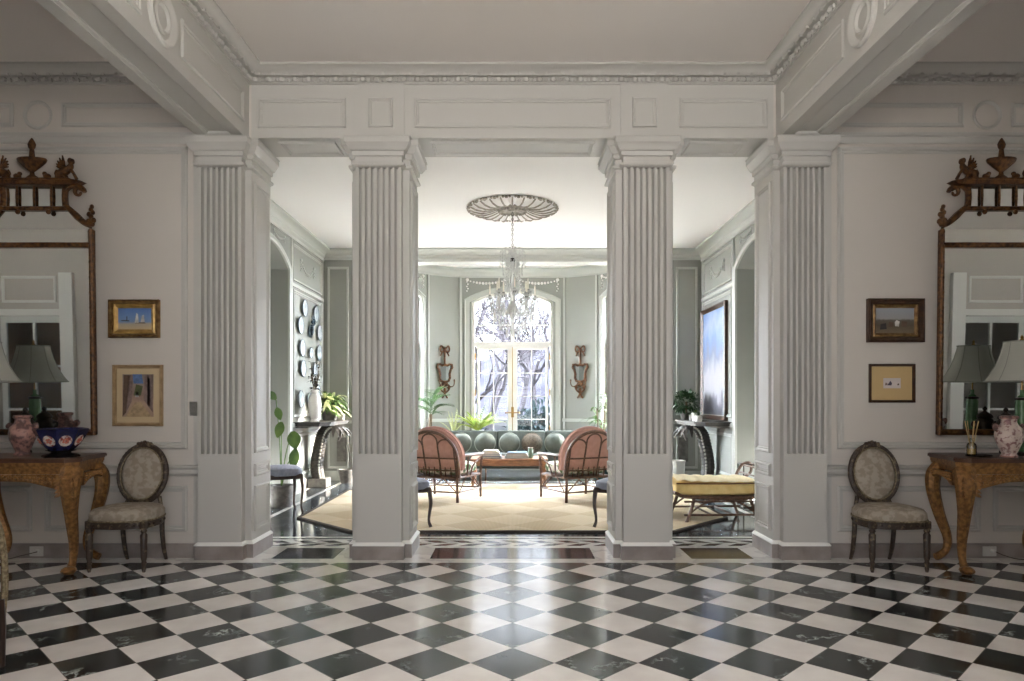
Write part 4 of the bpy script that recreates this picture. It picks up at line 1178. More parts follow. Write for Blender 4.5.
# table lamps with green columns
def lamp(x, y, lab, hz=0):
    t = thing('table_lamp', lab, 'lamp', (x, y, TT), 0, 'green column lamps on the consoles')
    part('base', MB().box(-.075, -.075, 0, .075, .075, .03, .006), 'bronze', t); 
    part('column', MB().lathe([(.05, .03), (.055, .045), (.046, .06), (.048, .42), (.042, .45), (.03, .46), (.03, .48), (.014, .49), (.014, .53)], 16), 'lamp_green', t)
    part('collar', MB().lathe([(.05, .448), (.055, .456), (.05, .465), (.03, .47)], 16), 'bronze', t)
    part('harp', MB().tube([(0, 0, .5), (0, 0, .92)], .006, 6), 'brass', t)
    s_ = MB(); n = 32
    prof = [(.125, .92), (.13, .89), (.147, .82), (.178, .73), (.222, .65), (.258, .60)]
    vs = []; fs = []
    for r, z in prof:
        for k in range(n): vs.append((r*math.cos(2*PI*k/n), r*math.sin(2*PI*k/n), z))
    for i in range(len(prof) - 1):
        for k in range(n): fs.append((i*n + k, i*n + (k+1) % n, (i+1)*n + (k+1) % n, (i+1)*n + k))
    s_.add(vs, fs); o = part('lamp_shade', s_, 'shade', t, 'pale flared shade')
    e = MB()
    for r, z in ((.26, .60), (.126, .921)): e.tube([(r*math.cos(2*PI*k/n), r*math.sin(2*PI*k/n), z) for k in range(n)], .005, 5, closed=True)
    for k in range(8):
        a = 2*PI*(k + .4)/8; e.tube([((r + .001)*math.cos(a), (r + .001)*math.sin(a), z) for r, z in prof], .003, 4)
    part('trim', e, 'shade_edge', o)
    part('finial', MB().lathe([(.012, .92), (.016, .935), (.008, .95), (.012, .96), (.002, .975)], 10), 'brass', t)
lamp(WX(-17, 5.64), 5.64, 'table lamp with a pale shade behind the brownish red jar')
lamp(WX(1022, 5.64), 5.64, 'table lamp with a pale shade and green column beside the pale pink jar')

# wall plate, outlets and cords
s_ = thing('light_switch', 'grey metal light switch plate on the wall left of the fluted pilaster', 'switch', (WX(193.5, 6), 6.0, WZ(416, 6)))
part('plate', MB().box(-.033, -.006, 0, .033, -.0, .125, .003), 'nickel', s_); part('rocker', MB().box(-.012, -.012, .042, .012, -.006, .082, .002), 'nickel', s_)
for sx, px, lab in ((-1, 37, 'white outlet with a plug on the baseboard under the left console'), (1, 989, 'white outlet with a plug on the baseboard under the right console')):
    x = WX(px, 5.98)
    s_ = thing('wall_outlet', lab, 'outlet', (x, 5.977, .055), 0, 'outlets in the hall baseboard')
    part('plate', MB().box(-.06, -.006, -.04, .06, 0, .045, .003), 'plastic_white', s_)
    part('plug', MB().box(-.0, -.035, -.012, .035, -.006, .02, .006), 'plastic_white', s_)
    c = spline([(x + .03, 5.94, .06), (x + sx*.10, 5.92, .03), (x + sx*.22, 5.9, .005), (x + sx*.5, 5.88, .006)], 6)
    solo('lamp_cord', MB().tube(c, .004, 5), 'cord_brown', 'brown cord trailing from the %s outlet along the floor' % ('left' if sx < 0 else 'right'), 'cord', group='cords at the outlets')

# upholstered armchair cut off by the left edge of the picture
t = thing('armchair', 'tapestry armchair with braided edge, cut off at the bottom left corner', 'armchair', (-2.975, 3.52, 0), 0)
b = MB()
b.ball((0, 0, .52), .30, .09, .33, 20, 10, e=.55, e2=.6); 
part('backrest', b, 'tapestry_beige', t)
part('seat', MB().ball((0, -.32, .40), .31, .32, .085, 20, 8, e=.4, e2=.6), 'tapestry', t)
for s in (-1, 1):
    br = MB(); br.tube(spline([(s*.365, .04, .25), (s*.375, .045, .42), (s*.365, .045, .6), (s*.33, .045, .74), (s*.26, .045, .81)], 5), .016, 6); part('braid_edge', br, 'braid', t)
    ar = MB(); ar.ball((s*.32, -.25, .45), .055, .30, .22, 14, 8, e=.6, e2=.6); part('arm', ar, 'tapestry', t)
    for yy in (.02, -.52):
        l = MB().tube([(s*.36, yy, .34), (s*.372, yy, .2), (s*.375, yy, 0)], [.028, .024, .017], 8); part('leg', l, 'dark_wood', t)
part('seat_rail', MB().box(-.36, -.55, .22, .36, .05, .32, .01), 'dark_wood', t)
# ================= things in the sunroom
# ---------- ceiling medallion and chandelier
MY = 9.17
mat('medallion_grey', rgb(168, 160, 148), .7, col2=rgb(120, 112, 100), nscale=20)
t = thing('ceiling_medallion', 'round fluted plaster ceiling medallion above the crystal chandelier', 'medallion', (0, MY, SZ))
d = MB(); n = 96
def med(u, v):
    a = 2*PI*u; r = .19 + .40*v
    fl = (.5 + .5*math.cos(24*a)) * math.sin(PI*min(1, v*1.02)) * .06
    return (r*math.cos(a)*(1 + .02*math.cos(24*a)*v), r*math.sin(a)*(1 + .02*math.cos(24*a)*v), -.012 - fl)
d.grid(med, 192, 8, cu=True)
part('rays', d, 'sun_ceiling', t)
d = MB()
for k in range(24):
    a = 2*PI*(k + .5)/24; d.ball((.58*math.cos(a), .58*math.sin(a), -.02), .024, .024, .018, 6, 4); 
    for j in (-1, 1):
        a2 = a + j*.07; d.ball((.592*math.cos(a2), .592*math.sin(a2), -.018), .017, .017, .016, 5, 4)
part('leaf_border', d, 'medallion_grey', t, 'grey leaf border', kind='stuff')
d = MB(); d.lathe([(.0, -.05), (.05, -.05), (.06, -.03), (.12, -.03), (.15, -.045), (.19, -.045), (.22, -.02), (.22, 0)], 40)
for k in range(20):
    a = 2*PI*k/20; d.ball((.17*math.cos(a), .17*math.sin(a), -.05), .022, .022, .02, 6, 4)
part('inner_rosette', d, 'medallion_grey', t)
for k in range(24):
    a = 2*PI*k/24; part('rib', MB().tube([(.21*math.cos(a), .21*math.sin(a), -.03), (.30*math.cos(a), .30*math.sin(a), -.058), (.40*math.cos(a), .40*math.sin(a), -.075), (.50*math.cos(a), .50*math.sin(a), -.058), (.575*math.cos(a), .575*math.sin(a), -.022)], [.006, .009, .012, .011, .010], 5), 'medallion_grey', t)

t = thing('chandelier', 'crystal chandelier with candle arms hanging in the middle of the sunroom', 'chandelier', (0, MY, 0))
zz = lambda py: WZ(py, MY)
ch_ = MB(); z = zz(209)
while z > zz(250):
    k = int(z*1000)
    ring_ = [(.012*math.cos(2*PI*i/8), 0, z + .022*math.sin(2*PI*i/8)) for i in range(8)]
    ch_.tube(ring_, .004, 4, closed=True, M=RZ(90 * (round((zz(209) - z)/.034) % 2))); z -= .034
part('chain', ch_, 'iron', t)
st = MB().lathe([(.004, zz(336)), (.02, zz(333)), (.035, zz(329)), (.02, zz(325)), (.018, zz(320)), (.05, zz(314)), (.075, zz(309)), (.05, zz(304)), (.025, zz(301)), (.03, zz(296)), (.022, zz(290)), (.045, zz(284)), (.05, zz(279)), (.022, zz(274)),
     (.03, zz(268)), (.04, zz(264)), (.02, zz(259)), (.026, zz(254)), (.03, zz(251)), (.008, zz(248))], 14)
part('stem', st, 'crystal', t)
part('stem_fitting', MB().lathe([(.02, zz(313)), (.045, zz(309)), (.05, zz(307)), (.02, zz(304))], 12).lathe([(.03, zz(262)), (.04, zz(260)), (.02, zz(258))], 12), 'bronze', t, 'dark metal fitting on the stem')
def drop(mb, x, y, z, s=1.0):
    mb.lathe([(.001, -.058*s), (.010*s, -.042*s), (.006*s, -.015*s), (.001, 0)], 5, T(x, y, z)); mb.ball((x, y, z + .008*s), .007*s, .007*s, .007*s, 5, 3)
crown = MB(); cd = MB()
for k in range(10):
    a = 2*PI*k/10; c, s_ = math.cos(a), math.sin(a)
    crown.tube(bez((.02*c, .02*s_, zz(256)), (.06*c, .06*s_, zz(247)), (.14*c, .14*s_, zz(247)), (.165*c, .165*s_, zz(253)), 8), .006, 5)
    for j in range(4): drop(cd, .165*c, .165*s_, zz(254.5) - .05*j*.9, .8)
    for j in range(3): drop(cd, .11*c, .11*s_, zz(250) - .05*j, .7)
part('crown', crown, 'crystal', t)
for k in range(12):                       # ropes of beads from the crown to the arm ring
    a = 2*PI*(k + .5)/12; c, s_ = math.cos(a), math.sin(a)
    for j in range(15):
        u = j/14; r = lerp(.10, .19, u**2.2) - .05*math.sin(PI*u); z = lerp(zz(256), zz(292), u)
        cd.ball((r*c, r*s_, z), .009, .009, .011, 5, 4)
for ring_n, rr, py, nn in ((0, .10, 276, 10), (1, .13, 268, 10), (2, .24, 314, 22), (3, .17, 322, 18), (4, .09, 329, 12), (5, .07, 284, 12), (6, .09, 262, 12), (7, .28, 305, 20)):
    for k in range(nn):
        a = 2*PI*k/nn + ring_n*.2
        for j in range(2): drop(cd, rr*math.cos(a), rr*math.sin(a), zz(py) - .055*j, 1.0)
NA = 12
for k in range(NA):
    a = 2*PI*(k + .25)/NA; c, s_ = math.cos(a), math.sin(a)
    R1 = .30 if k % 2 == 0 else .22; zc = zz(297) if k % 2 == 0 else zz(292)
    ar = MB().tube(bez((.03*c, .03*s_, zz(306)), (.14*c, .14*s_, zz(322)), (R1*c, R1*s_, zz(316)), (R1*c, R1*s_, zc - .02), 12), rad_list([.010, .008, .007], 13), 6)
    ar.lathe([(.008, -.03), (.04, -.012), (.046, -.004), (.02, -.006), (.016, .02), (.012, .024)], 12, T(R1*c, R1*s_, zc))
    o = part('arm', ar, 'crystal', t)
    part('candle_cup', MB().lathe([(.006, -.05), (.02, -.03), (.014, -.012), (.018, .018), (.012, .022)], 8, T(R1*c, R1*s_, zc)), 'bronze', o, 'dark metal candle cup')
    part('candle', MB().lathe([(.0105, .02), (.0105, .13), (.008, .135), (.006, .15), (.001, .17)], 8, T(R1*c, R1*s_, zc)), 'candle', o)
    for j in range(8):
        b_ = 2*PI*j/8; drop(cd, R1*c + .04*math.cos(b_), R1*s_ + .04*math.sin(b_), zc - .02, 1.0)
    for j in range(3): drop(cd, R1*c*.94, R1*s_*.94, zc - .09 - .055*j, 1.1)
    for j in range(9):
        u = j/8; a2 = a + u*2*PI/NA; r = .25; cd.ball((r*math.cos(a2), r*math.sin(a2), zz(305) - .10*math.sin(PI*u)), .008, .008, .010, 5, 3)
o = part('crystal_drops', cd, 'crystal', t, kind='stuff')

# ---------- rug
rp = [(-1.66, 7.12), (1.66, 7.12), (2.45, 7.95), (2.45, 10.35), (1.66, 11.15), (-1.66, 11.15), (-2.45, 10.35), (-2.45, 7.95)]
r = MB().prism([(x*.99, 9.13 + (y - 9.13)*.99) for x, y in rp], 0, .014)
rt = thing('rug', 'large octagonal beige woven rug with dark binding on the sunroom floor', 'rug', (0, 0, .0015))
part('pile', r, 'jute_rug', rt)
part('binding', MB().sweep([(-.012, 0), (.03, 0), (.03, .017), (-.012, .017)], [(x, y, 0) for x, y in rp], (0, 0, 1), True), 'rug_dark', rt, 'dark binding')
RZ0 = .0165

# ---------- rattan armchairs (local: facing +y)
def rattan_chair():
    t = thing('rattan_armchair', 'x', 'armchair', (0, 0, 0), 0, 'rattan armchairs with pink back cushions')
    hw, hd = .36, .33
    for sx in (-1, 1):
        part('leg', MB().tube([(sx*hw, hd, 0), (sx*hw, hd - .01, .3), (sx*(hw + .02), hd, .60)], .019, 8), 'rattan', t)
        part('leg', MB().tube([(sx*(hw - .03), -hd, 0), (sx*(hw - .03), -hd - .01, .3), (sx*(hw - .02), -hd - .03, .58)], .019, 8), 'rattan', t)
        part('arm', MB().tube(spline([(sx*(hw + .02), hd + .03, .60), (sx*(hw + .035), .1, .605), (sx*(hw + .02), -.2, .61), (sx*(hw - .02), -hd - .04, .60)], 5), .021, 8).tube(spline([(sx*(hw + .02), hd, .58), (sx*(hw), .1, .46), (sx*(hw), .0, .33)], 5), .012, 6).tube([(sx*(hw), -.1, .33), (sx*(hw + .03), -.12, .6)], .012, 6), 'rattan', t)
    fr = MB()
    for z in (.32,): fr.tube([(-hw, hd, z), (hw, hd, z), (hw - .03, -hd, z), (-hw + .03, -hd, z)], .017, 8, closed=True)
    fr.box(-hw + .02, -hd + .02, .31, hw - .02, hd - .02, .335)
    for k in range(9): fr.tube([(lerp(-hw + .04, hw - .04, k/8), -hd, .33), (lerp(-hw + .04, hw - .04, k/8), -hd - .02, .46)], .008, 5)
    part('seat_frame', fr, 'rattan', t)
    s = MB(); z = .13
    s.tube([(-hw, hd, z), (hw, hd, z), (hw - .03, -hd, z), (-hw + .03, -hd, z)], .013, 6, closed=True)
    for sx in (-1, 1):
        for (y0, y1) in ((hd, .12), (-hd, -.12)): s.tube([(sx*(hw - .01), y0*.98, .06 if False else z), (sx*(hw - .01), y1, .31)], .010, 5)
    for sx in (-1, 1):
        s.tube([(sx*(hw - .04), -hd, z), (sx*.12, -hd, .31)], .010, 5); s.tube([(sx*(hw - .03), hd, z), (sx*.14, hd, .31)], .010, 5)
    part('stretcher', s, 'rattan', t)
    # barrel back: outer hoop, three inner hoops, one rail, all leaning back
    lean = lambda z: -hd - .02 - (z - .32) * .22
    def hoop(x0, x1, z0, ztop, r, mb, n=18):
        pts = []
        for k in range(n + 1):
            a = PI - PI*k/n; x = (x0 + x1)/2 + (x1 - x0)/2*math.cos(a); z = ztop - (x1 - x0)/2*.92 + (x1 - x0)/2*.92*math.sin(a)
            pts.append((x, lean(z) - .03*(1 - (x/.4)**2), z))
        pts = [(x0, lean(z0), z0)] + pts + [(x1, lean(z0), z0)]
        mb.tube(pts, r, 7)
    bf = MB(); hoop(-.37, .37, .33, .93, .021, bf); part('back_hoop', bf, 'rattan', t)
    for (a, b, zt) in ((-.33, -.11, .83), (-.11, .11, .90), (.11, .33, .83)):
        q = MB(); hoop(a, b, .34, zt, .011, q); part('back_splat', q, 'rattan', t)
    q = MB()
    for z in (.58, .42): q.tube([(x/10*.36/1.0*1.0, lean(z) - .03*(1 - (x/10*.9)**2), z) for x in range(-10, 11, 2)], .012, 6)
    part('back_rail', q, 'rattan', t)
    cu = MB(); nv = 24                                # arch-topped back cushion
    def arch(s, n=nv):
        out = []
        for k in range(n + 1):
            a = PI - PI*k/n; out.append((.40*s*math.cos(a), .60 + .385*s*math.sin(a)))
        return [(-.37*s, .60 - .18*s)] + out + [(.37*s, .60 - .18*s)]
    lay = [(.80, -.0), (.95, .02), (1.0, .06), (1.0, .12), (.95, .165), (.78, .19)]
    vs = []; fs = []; m = nv + 3
    for s_, dy in lay:
        for (x, z) in arch(s_): vs.append((x, lean(z) + .03 + dy, z))
    for i in range(len(lay) - 1):
        for j in range(m): fs.append((i*m + j, i*m + (j+1) % m, (i+1)*m + (j+1) % m, (i+1)*m + j))
    fs += [tuple(range(m))[::-1], tuple((len(lay)-1)*m + j for j in range(m))]
    cu.add(vs, fs); o = part('back_cushion', cu, 'pink_fabric', t)
    q = MB()
    for dy in (.055, .125): q.tube([(x*1.005, lean(z) + .03 + dy, z*1.002) for x, z in arch(1.0)], .007, 5)
    part('piping', q, 'pink_pipe', o)
    sc_ = MB().ball((0, .02, .42), .34, .33, .085, 24, 10, e=.35, e2=.55); part('seat_cushion', sc_, 'floral', t, 'floral seat cushion')
    return t
L_ = rattan_chair(); L_['label'] = 'pink-cushioned rattan armchair left of the coffee table'
L_.location = (-.90, 9.50, RZ0); L_.rotation_euler = (0, 0, R_(-22))
dup(L_, (.86, 9.50, RZ0), 25, 'pink-cushioned rattan armchair right of the coffee table')

# ---------- coffee table and what lies on it
CTX, CTY, CTZ = WX(509, 11.0), 11.0, .45
t = thing('coffee_table', 'low wooden coffee table between the two rattan armchairs', 'table', (CTX, CTY, 0))
w, dd = .60, .32
part('tabletop', MB().box(-w, -dd, CTZ - .035, w, dd, CTZ, .008), 'walnut', t)
part('apron', MB().box(-w + .03, -dd + .03, CTZ - .11, w - .03, -dd + .05, CTZ - .035).box(-w + .03, dd - .05, CTZ - .11, w - .03, dd - .03, CTZ - .035).box(-w + .03, -dd + .04, CTZ - .11, -w + .05, dd - .04, CTZ - .035).box(w - .05, -dd + .04, CTZ - .11, w - .03, dd - .04, CTZ - .035), 'walnut', t)
for sx in (-1, 1):
    for sy in (-1, 1): part('leg', MB().tube([(sx*(w - .05), sy*(dd - .05), CTZ - .04), (sx*(w - .05), sy*(dd - .05), .2), (sx*(w - .04), sy*(dd - .04), 0)], [.032, .026, .022], 8), 'walnut', t)
    part('stretcher', MB().tube([(sx*(w - .05), -dd + .05, .07), (sx*(w - .05), dd - .05, .07)], .014, 6), 'walnut', t)
def book(x, y, z, wx, wy, h, m, lab, rz):
    t = thing('book', lab, 'book', (x, y, z), rz, 'books on the coffee table')
    part('cover', MB().box(-wx/2, -wy/2, 0, wx/2, wy/2, .005).box(-wx/2, -wy/2, h - .005, wx/2, wy/2, h).box(-wx/2, -wy/2, 0, -wx/2 + .006, wy/2, h), m, t)
    part('pages', MB().box(-wx/2 + .006, -wy/2 + .008, .005, wx/2 - .01, wy/2 - .008, h - .005), 'book_white', t, 'white page block')
bx = WX(491, 10.95)
z = CTZ
for (h, m, lab, wx) in ((.03, 'book_blue', 'dark blue book at the bottom of the left stack on the coffee table', .34), (.035, 'book_blue', 'slightly smaller dark blue book second in the left stack', .32), (.03, 'book_white', 'white book third in the left stack', .27), (.024, 'book_cream', 'cream book on top of the left stack', .22)):
    book(bx, 10.95, z, wx, .24, h, m, lab, random.uniform(-6, 6)); z += h
bx = WX(517, 10.95); z = CTZ
for (h, m, lab, wx) in ((.035, 'book_grey', 'wide grey book at the bottom of the right stack on the coffee table', .38), (.03, 'book_white', 'white book in the middle of the right stack', .34), (.026, 'book_blue', 'thin blue book on top of the right stack', .30)):
    book(bx, 10.95, z, wx, .25, h, m, lab, random.uniform(-5, 5)); z += h
t = thing('glass_vase', 'greenish glass vase at the right end of the coffee table', 'vase', (WX(530.5, 10.9), 10.9, CTZ))
part('body', MB().lathe([(.03, 0), (.04, .01), (.042, .12), (.036, .15), (.04, .16)], 14), 'glass_green', t); part('rim', MB().tube([(.04*math.cos(2*PI*k/16), .04*math.sin(2*PI*k/16), .16) for k in range(16)], .004, 5, closed=True), 'white_ceramic', t)

# ---------- sofa under the window with its round pillows
SX0, SX1, SYF, SYB = WX(440, 12.1), WX(603, 12.1), 11.80, 12.52
t = thing('sofa', 'long grey-green sofa under the arched window', 'sofa', ((SX0 + SX1)/2, 12.2, 0))
hw = (SX1 - SX0)/2
part('base', MB().box(-hw, -.38, .19, hw, .22, .27, .02), 'sofa_fabric', t)
for k in range(3):
    a, b = lerp(-hw + .12, hw - .12, k/3), lerp(-hw + .12, hw - .12, (k+1)/3)
    part('seat_cushion', MB().box(a + .004, -.40, .26, b - .004, .14, .43, .035, 3), 'sofa_fabric', t)
    part('back_cushion', MB(T(0, .12, .42) @ RX(-8)).box(a + .004, -.02, -.04, b - .004, .14, .40, .035, 3), 'sofa_fabric', t)
part('back', MB().box(-hw, .2, .19, hw, .31, .80, .03, 3), 'sofa_fabric', t)
for s in (-1, 1): 
    part('arm', MB().box(s*hw - .06, -.40, .19, s*hw + .06, .3, .60, .03, 3), 'sofa_fabric', t)
    for sy in (-.32, .22): part('leg', MB().lathe([(.02, 0), (.03, .1), (.028, .2)], 10, T(s*(hw - .08), sy, 0)), 'dark_wood', t)
labs = ['round grey-green pillow at the left end of the sofa', 'round grey-green pillow second from the left on the sofa', 'round grey-green pillow in the middle of the sofa', 'round brownish pillow second from the right on the sofa', 'round grey-green pillow at the right end of the sofa']
for k, px in enumerate((461, 485, 509.5, 532, 555)):
    Y = 12.0
    t = thing('round_pillow', labs[k], 'pillow', (WX(px, Y), Y, .435), 0, 'round pillows on the sofa')
    q = MB(T(0, 0, .178) @ RX(80)); q.lathe([(.0, -.075), (.085, -.068), (.145, -.04), (.176, 0), (.145, .04), (.085, .068), (0, .075)], 28)
    m = 'brown_fabric' if k == 3 else 'pillow_fabric'
    part('cover', q, m, t); part('piping', MB(T(0, 0, .178) @ RX(80)).tube([(.177*math.cos(2*PI*i/28), .177*math.sin(2*PI*i/28), 0) for i in range(28)], .008, 5, closed=True), 'pillow_pipe' if k != 3 else 'brown_fabric', t)

# ---------- mirrored sconces on the bow piers
def sconce(s, lab):
    a = R_(26.8*s); r = BR - .004
    t = thing('mirror_sconce', lab, 'sconce', (r*math.sin(a), BYC + r*math.cos(a), WZ(370, 13.28)), -26.8*s, 'carved mirror sconces beside the window')
    H = lambda py: (370 - py)*13.28/F
    P_ = 13.28/F
    q = MB()          # ribbon bow and stem
    q.tube([(0, -.02, H(350)), (0, -.02, H(366))], .02, 6)
    for sx in (-1, 1):
        q.tube(spline([(0, -.025, H(350)), (sx*3.5*P_, -.03, H(346)), (sx*5*P_, -.03, H(349)), (sx*3.6*P_, -.03, H(352)), (0, -.025, H(350))], 4), .016, 6)
        q.tube(spline([(0, -.02, H(350)), (sx*3*P_, -.025, H(353)), (sx*4.6*P_, -.02, H(356))], 4), .014, 6)
    q.ball((0, -.03, H(349.5)), .03, .025, .03, 8, 5); q.ball((0, -.02, H(356)), .024, .02, .05, 7, 5)
    part('ribbon_crest', q, 'dark_gold', t)
    sh = [(0, 382), (4, 381), (5.5, 378), (5.2, 374), (6.2, 370), (8, 367.5), (7.4, 364.5), (4.8, 364.4), (2.6, 365.6), (0, 364.6)]
    pts = [(x*P_, H(y)) for x, y in sh] + [(-x*P_, H(y)) for x, y in sh[-2:0:-1]]
    part('frame', MB().tube([(x, -.03, z) for x, z in pts], .024, 7, closed=True), 'dark_gold', t)
    g = MB(); g.add([(x, -.022, z) for x, z in pts], [tuple(range(len(pts)))]); part('mirror_glass', g, 'mirror_glass', t)
    q = MB(); q.add([(x, -.012, z) for x, z in pts] + [(x, -.004, z) for x, z in pts], [tuple(range(len(pts))), tuple(range(len(pts), 2*len(pts)))]); part('backboard', q, 'dark_wood', t)
    q = MB(); q.ball((0, -.03, H(384)), .07, .03, .05, 10, 6)
    for sx in (-1, 1):
        q.tube(spline([(sx*1*P_, -.03, H(384)), (sx*5*P_, -.03, H(386)), (sx*4*P_, -.03, H(390)), (sx*.5*P_, -.03, H(393)), (-sx*2.4*P_, -.03, H(397.5))], 4), .017, 6)
        q.ball((sx*4*P_, -.03, H(387.5)), .03, .02, .03, 7, 5); q.ball((-sx*2.5*P_, -.03, H(397.5)), .02, .016, .02, 6, 4)
    q.ball((0, -.03, H(390)), .03, .025, .05, 8, 5)
    part('carved_bracket', q, 'dark_gold', t)
    for sx in (-1, 1):
        q = MB().tube(bez((sx*1*P_, -.05, H(384)), (sx*4*P_, -.16, H(389)), (sx*8*P_, -.16, H(387)), (sx*8*P_, -.13, H(381)), 8), .010, 6)
        q.lathe([(.008, -.01), (.026, .004), (.014, .008), (.014, .03)], 8, T(sx*8*P_, -.13, H(381))); o = part('candle_arm', q, 'dark_gold', t)
sconce(-1, 'gilt ribbon-topped mirror sconce on the pier left of the arched window')
sconce(1, 'gilt ribbon-topped mirror sconce on the pier right of the arched window')

# ---------- carved console shelves at the side walls (built for the left wall, x = distance out of the wall)
def palm_console(s, lab):
    t = thing('carved_console', lab, 'table', (s*SX, 10.86, 0), 0, 'carved stone console shelves at the side walls')
    M = Matrix.Identity(4) if s < 0 else MIR
    D, hl, H = .52, .72, 1.03
    pl = [(0.01, -hl), (D - .12, -hl), (D, -hl + .14), (D, hl - .14), (D - .12, hl), (.01, hl)]
    q = MB(M); q.prism(pl, H - .025, H); q.prism([(x if x < .05 else x - .025, y*.97) for x, y in pl], H - .06, H - .025)
    part('shelf', q, 'dark_carved', t)
    q = MB(M).box(.01, -hl + .08, H - .09, .20, hl - .08, H - .058, .01); part('frieze', q, 'grey_stone', t)
    for y in (0.0,):
        q = MB(M)
        pts = spline([(D - .03, y, H - .30), (D - .01, y, H - .20), (D - .05, y, H - .10), (D - .16, y, H - .085), (D - .27, y, H - .18), (.19, y, H - .40), (.15, y, H - .68), (.17, y, .16), (.20, y, .06)], 5)
        q.tube(pts, rad_list([.014, .035, .055, .07, .085, .095, .10, .105, .10], len(pts)), 12)
        for k in range(12, len(pts) - 3, 1):
            p = pts[k]; q.tube([(p.x + .096*math.cos(2*PI*i/10), p.y + .096*math.sin(2*PI*i/10), p.z) for i in range(10)], .012, 5, closed=True)
        for k in range(9):               # drooping frond tips under the shelf
            a = PI*(k - 4)/9; c = pts[12]; leaf(q, c + Vector((0, 0, .02)), (math.cos(a), math.sin(a)*1.2, .1), (0, 0, 1), .30, .07, .7, 5)
        o = part('palm_support', q, 'dark_carved', t)
        q = MB(M)
        for k in range(14, len(pts) - 3):
            p = pts[k]; q.ball((p.x + .05, p.y - .09, p.z), .018, .016, .022, 6, 4)
        part('bead_row', q, 'carved_light', o, 'pale bead row', kind='stuff')
        q = MB(M).box(.03, y - .14, 0, .33, y + .14, .14, .008); part('foot_block', q, 'grey_stone', t)
    return t
palm_console(-1, 'carved dark console shelf on the wall below the hanging plates')
palm_console(1, 'carved dark console shelf on the wall below the big painting')

# ---------- plates on the left wall
pl = [(302.9, 308.1, .13, 0), (314.2, 313.9, .13, 0), (298.8, 325.2, .13, 0), (317.7, 333, .125, 0), (300.4, 347.8, .13, 0), (317.3, 353, .13, 0), (309, 353, .085, 0), (301.2, 368.4, .125, 0), (313.6, 369.4, .12, 0), (298.8, 399, .13, 0), (316.0, 392, .12, 0), (307, 399, .1, 0)]
plab = ['topmost pale plate on the left sunroom wall', 'pale plate right of and just below the topmost one', 'pale plate at the left edge of the wall group, beside the blue figure dish', 'pale plate at the right edge of the wall group, third down',
        'pale plate at the left edge of the wall group above the branches', 'pale plate at the right edge of the wall group, fourth down', 'small plate in the middle of the wall group under the blue figure dish', 'pale plate at the left behind the branch tips',
        'pale plate at the right behind the branch tips', 'lowest plate at the left behind the white vase', 'lowest plate at the right above the console plants', 'small low plate hidden behind the white vase']
for k, (px, py, r, _) in enumerate(pl):
    xw = -SX + .002; Y = xw*F/(px - CX)
    t = thing('wall_plate', plab[k], 'plate', (xw, Y, WZ(py, Y)), 0, 'plates hung on the left sunroom wall')
    M = RY(90)
    part('dish', MB(M).lathe([(r*.55, .0), (r*.6, .012), (r*.95, .030), (r, .036), (r*.95, .038), (r*.58, .02), (.0, .018)], 24), 'plate', t)
    part('rim', MB(M).tube([(r*math.cos(2*PI*i/24), r*math.sin(2*PI*i/24), .036) for i in range(24)], .006, 5, closed=True), 'plate_rim', t)
xw = -SX + .002; Y = xw*F/(309 - CX)
t = thing('figure_dish', 'blue relief dish with a standing figure, in the middle of the hanging plates', 'plate', (xw, Y, WZ(331, Y)))
part('dish', MB(RY(90)).lathe([(.06, 0), (.09, .014), (.105, .03), (.09, .032), (0, .02)], 20), 'plate_blue', t)
q = MB(); q.ball((.05, 0, .02), .03, .035, .09, 8, 6); q.ball((.055, 0, .14), .025, .028, .032, 8, 6); q.tube([(.05, .02, .07), (.07, .08, .12), (.06, .06, .2)], .014, 6); q.tube([(.05, -.02, .07), (.07, -.07, .05)], .014, 6)
for k in range(6): leaf(q, (.04, 0, .18), (.2, math.cos(k), .8), (1, 0, 0), .1, .04, .2)
part('figure', q, 'plate_blue', t)

# ---------- big painting on the right wall
y0, y1 = SX*F/(728 - CX), SX*F/(703.5 - CX)
picture_mat('pic_big', [(0, rgb(66, 68, 74)), (.16, rgb(96, 96, 104)), (.24, rgb(164, 162, 168)), (.42, rgb(172, 170, 176)), (.56, rgb(124, 130, 148)), (.68, rgb(120, 142, 182)), (.84, rgb(158, 170, 194)), (1, rgb(112, 138, 184))], .2, 5)
t = thing('large_painting', 'tall blue and white abstract painting on the right sunroom wall', 'painting', (SX, (y0 + y1)/2, WZ(425, y0) + .06), 0)
w = (y1 - y0)/2; h = WZ(300, y0) - WZ(425, y0) - .06
q = MB().sweep([(0, 0), (0, .05), (.02, .06), (.045, .045), (.07, .03), (.07, 0)], [(0, -w, 0), (0, -w, h), (0, w, h), (0, w, 0)], (-1, 0, 0), True)
# keep the moulding on the picture side
part('frame', q, 'frame_dark', t)
part('canvas', MB().box(-.022, -w + .01, .01, -.004, w - .01, h - .01), 'pic_big', t)
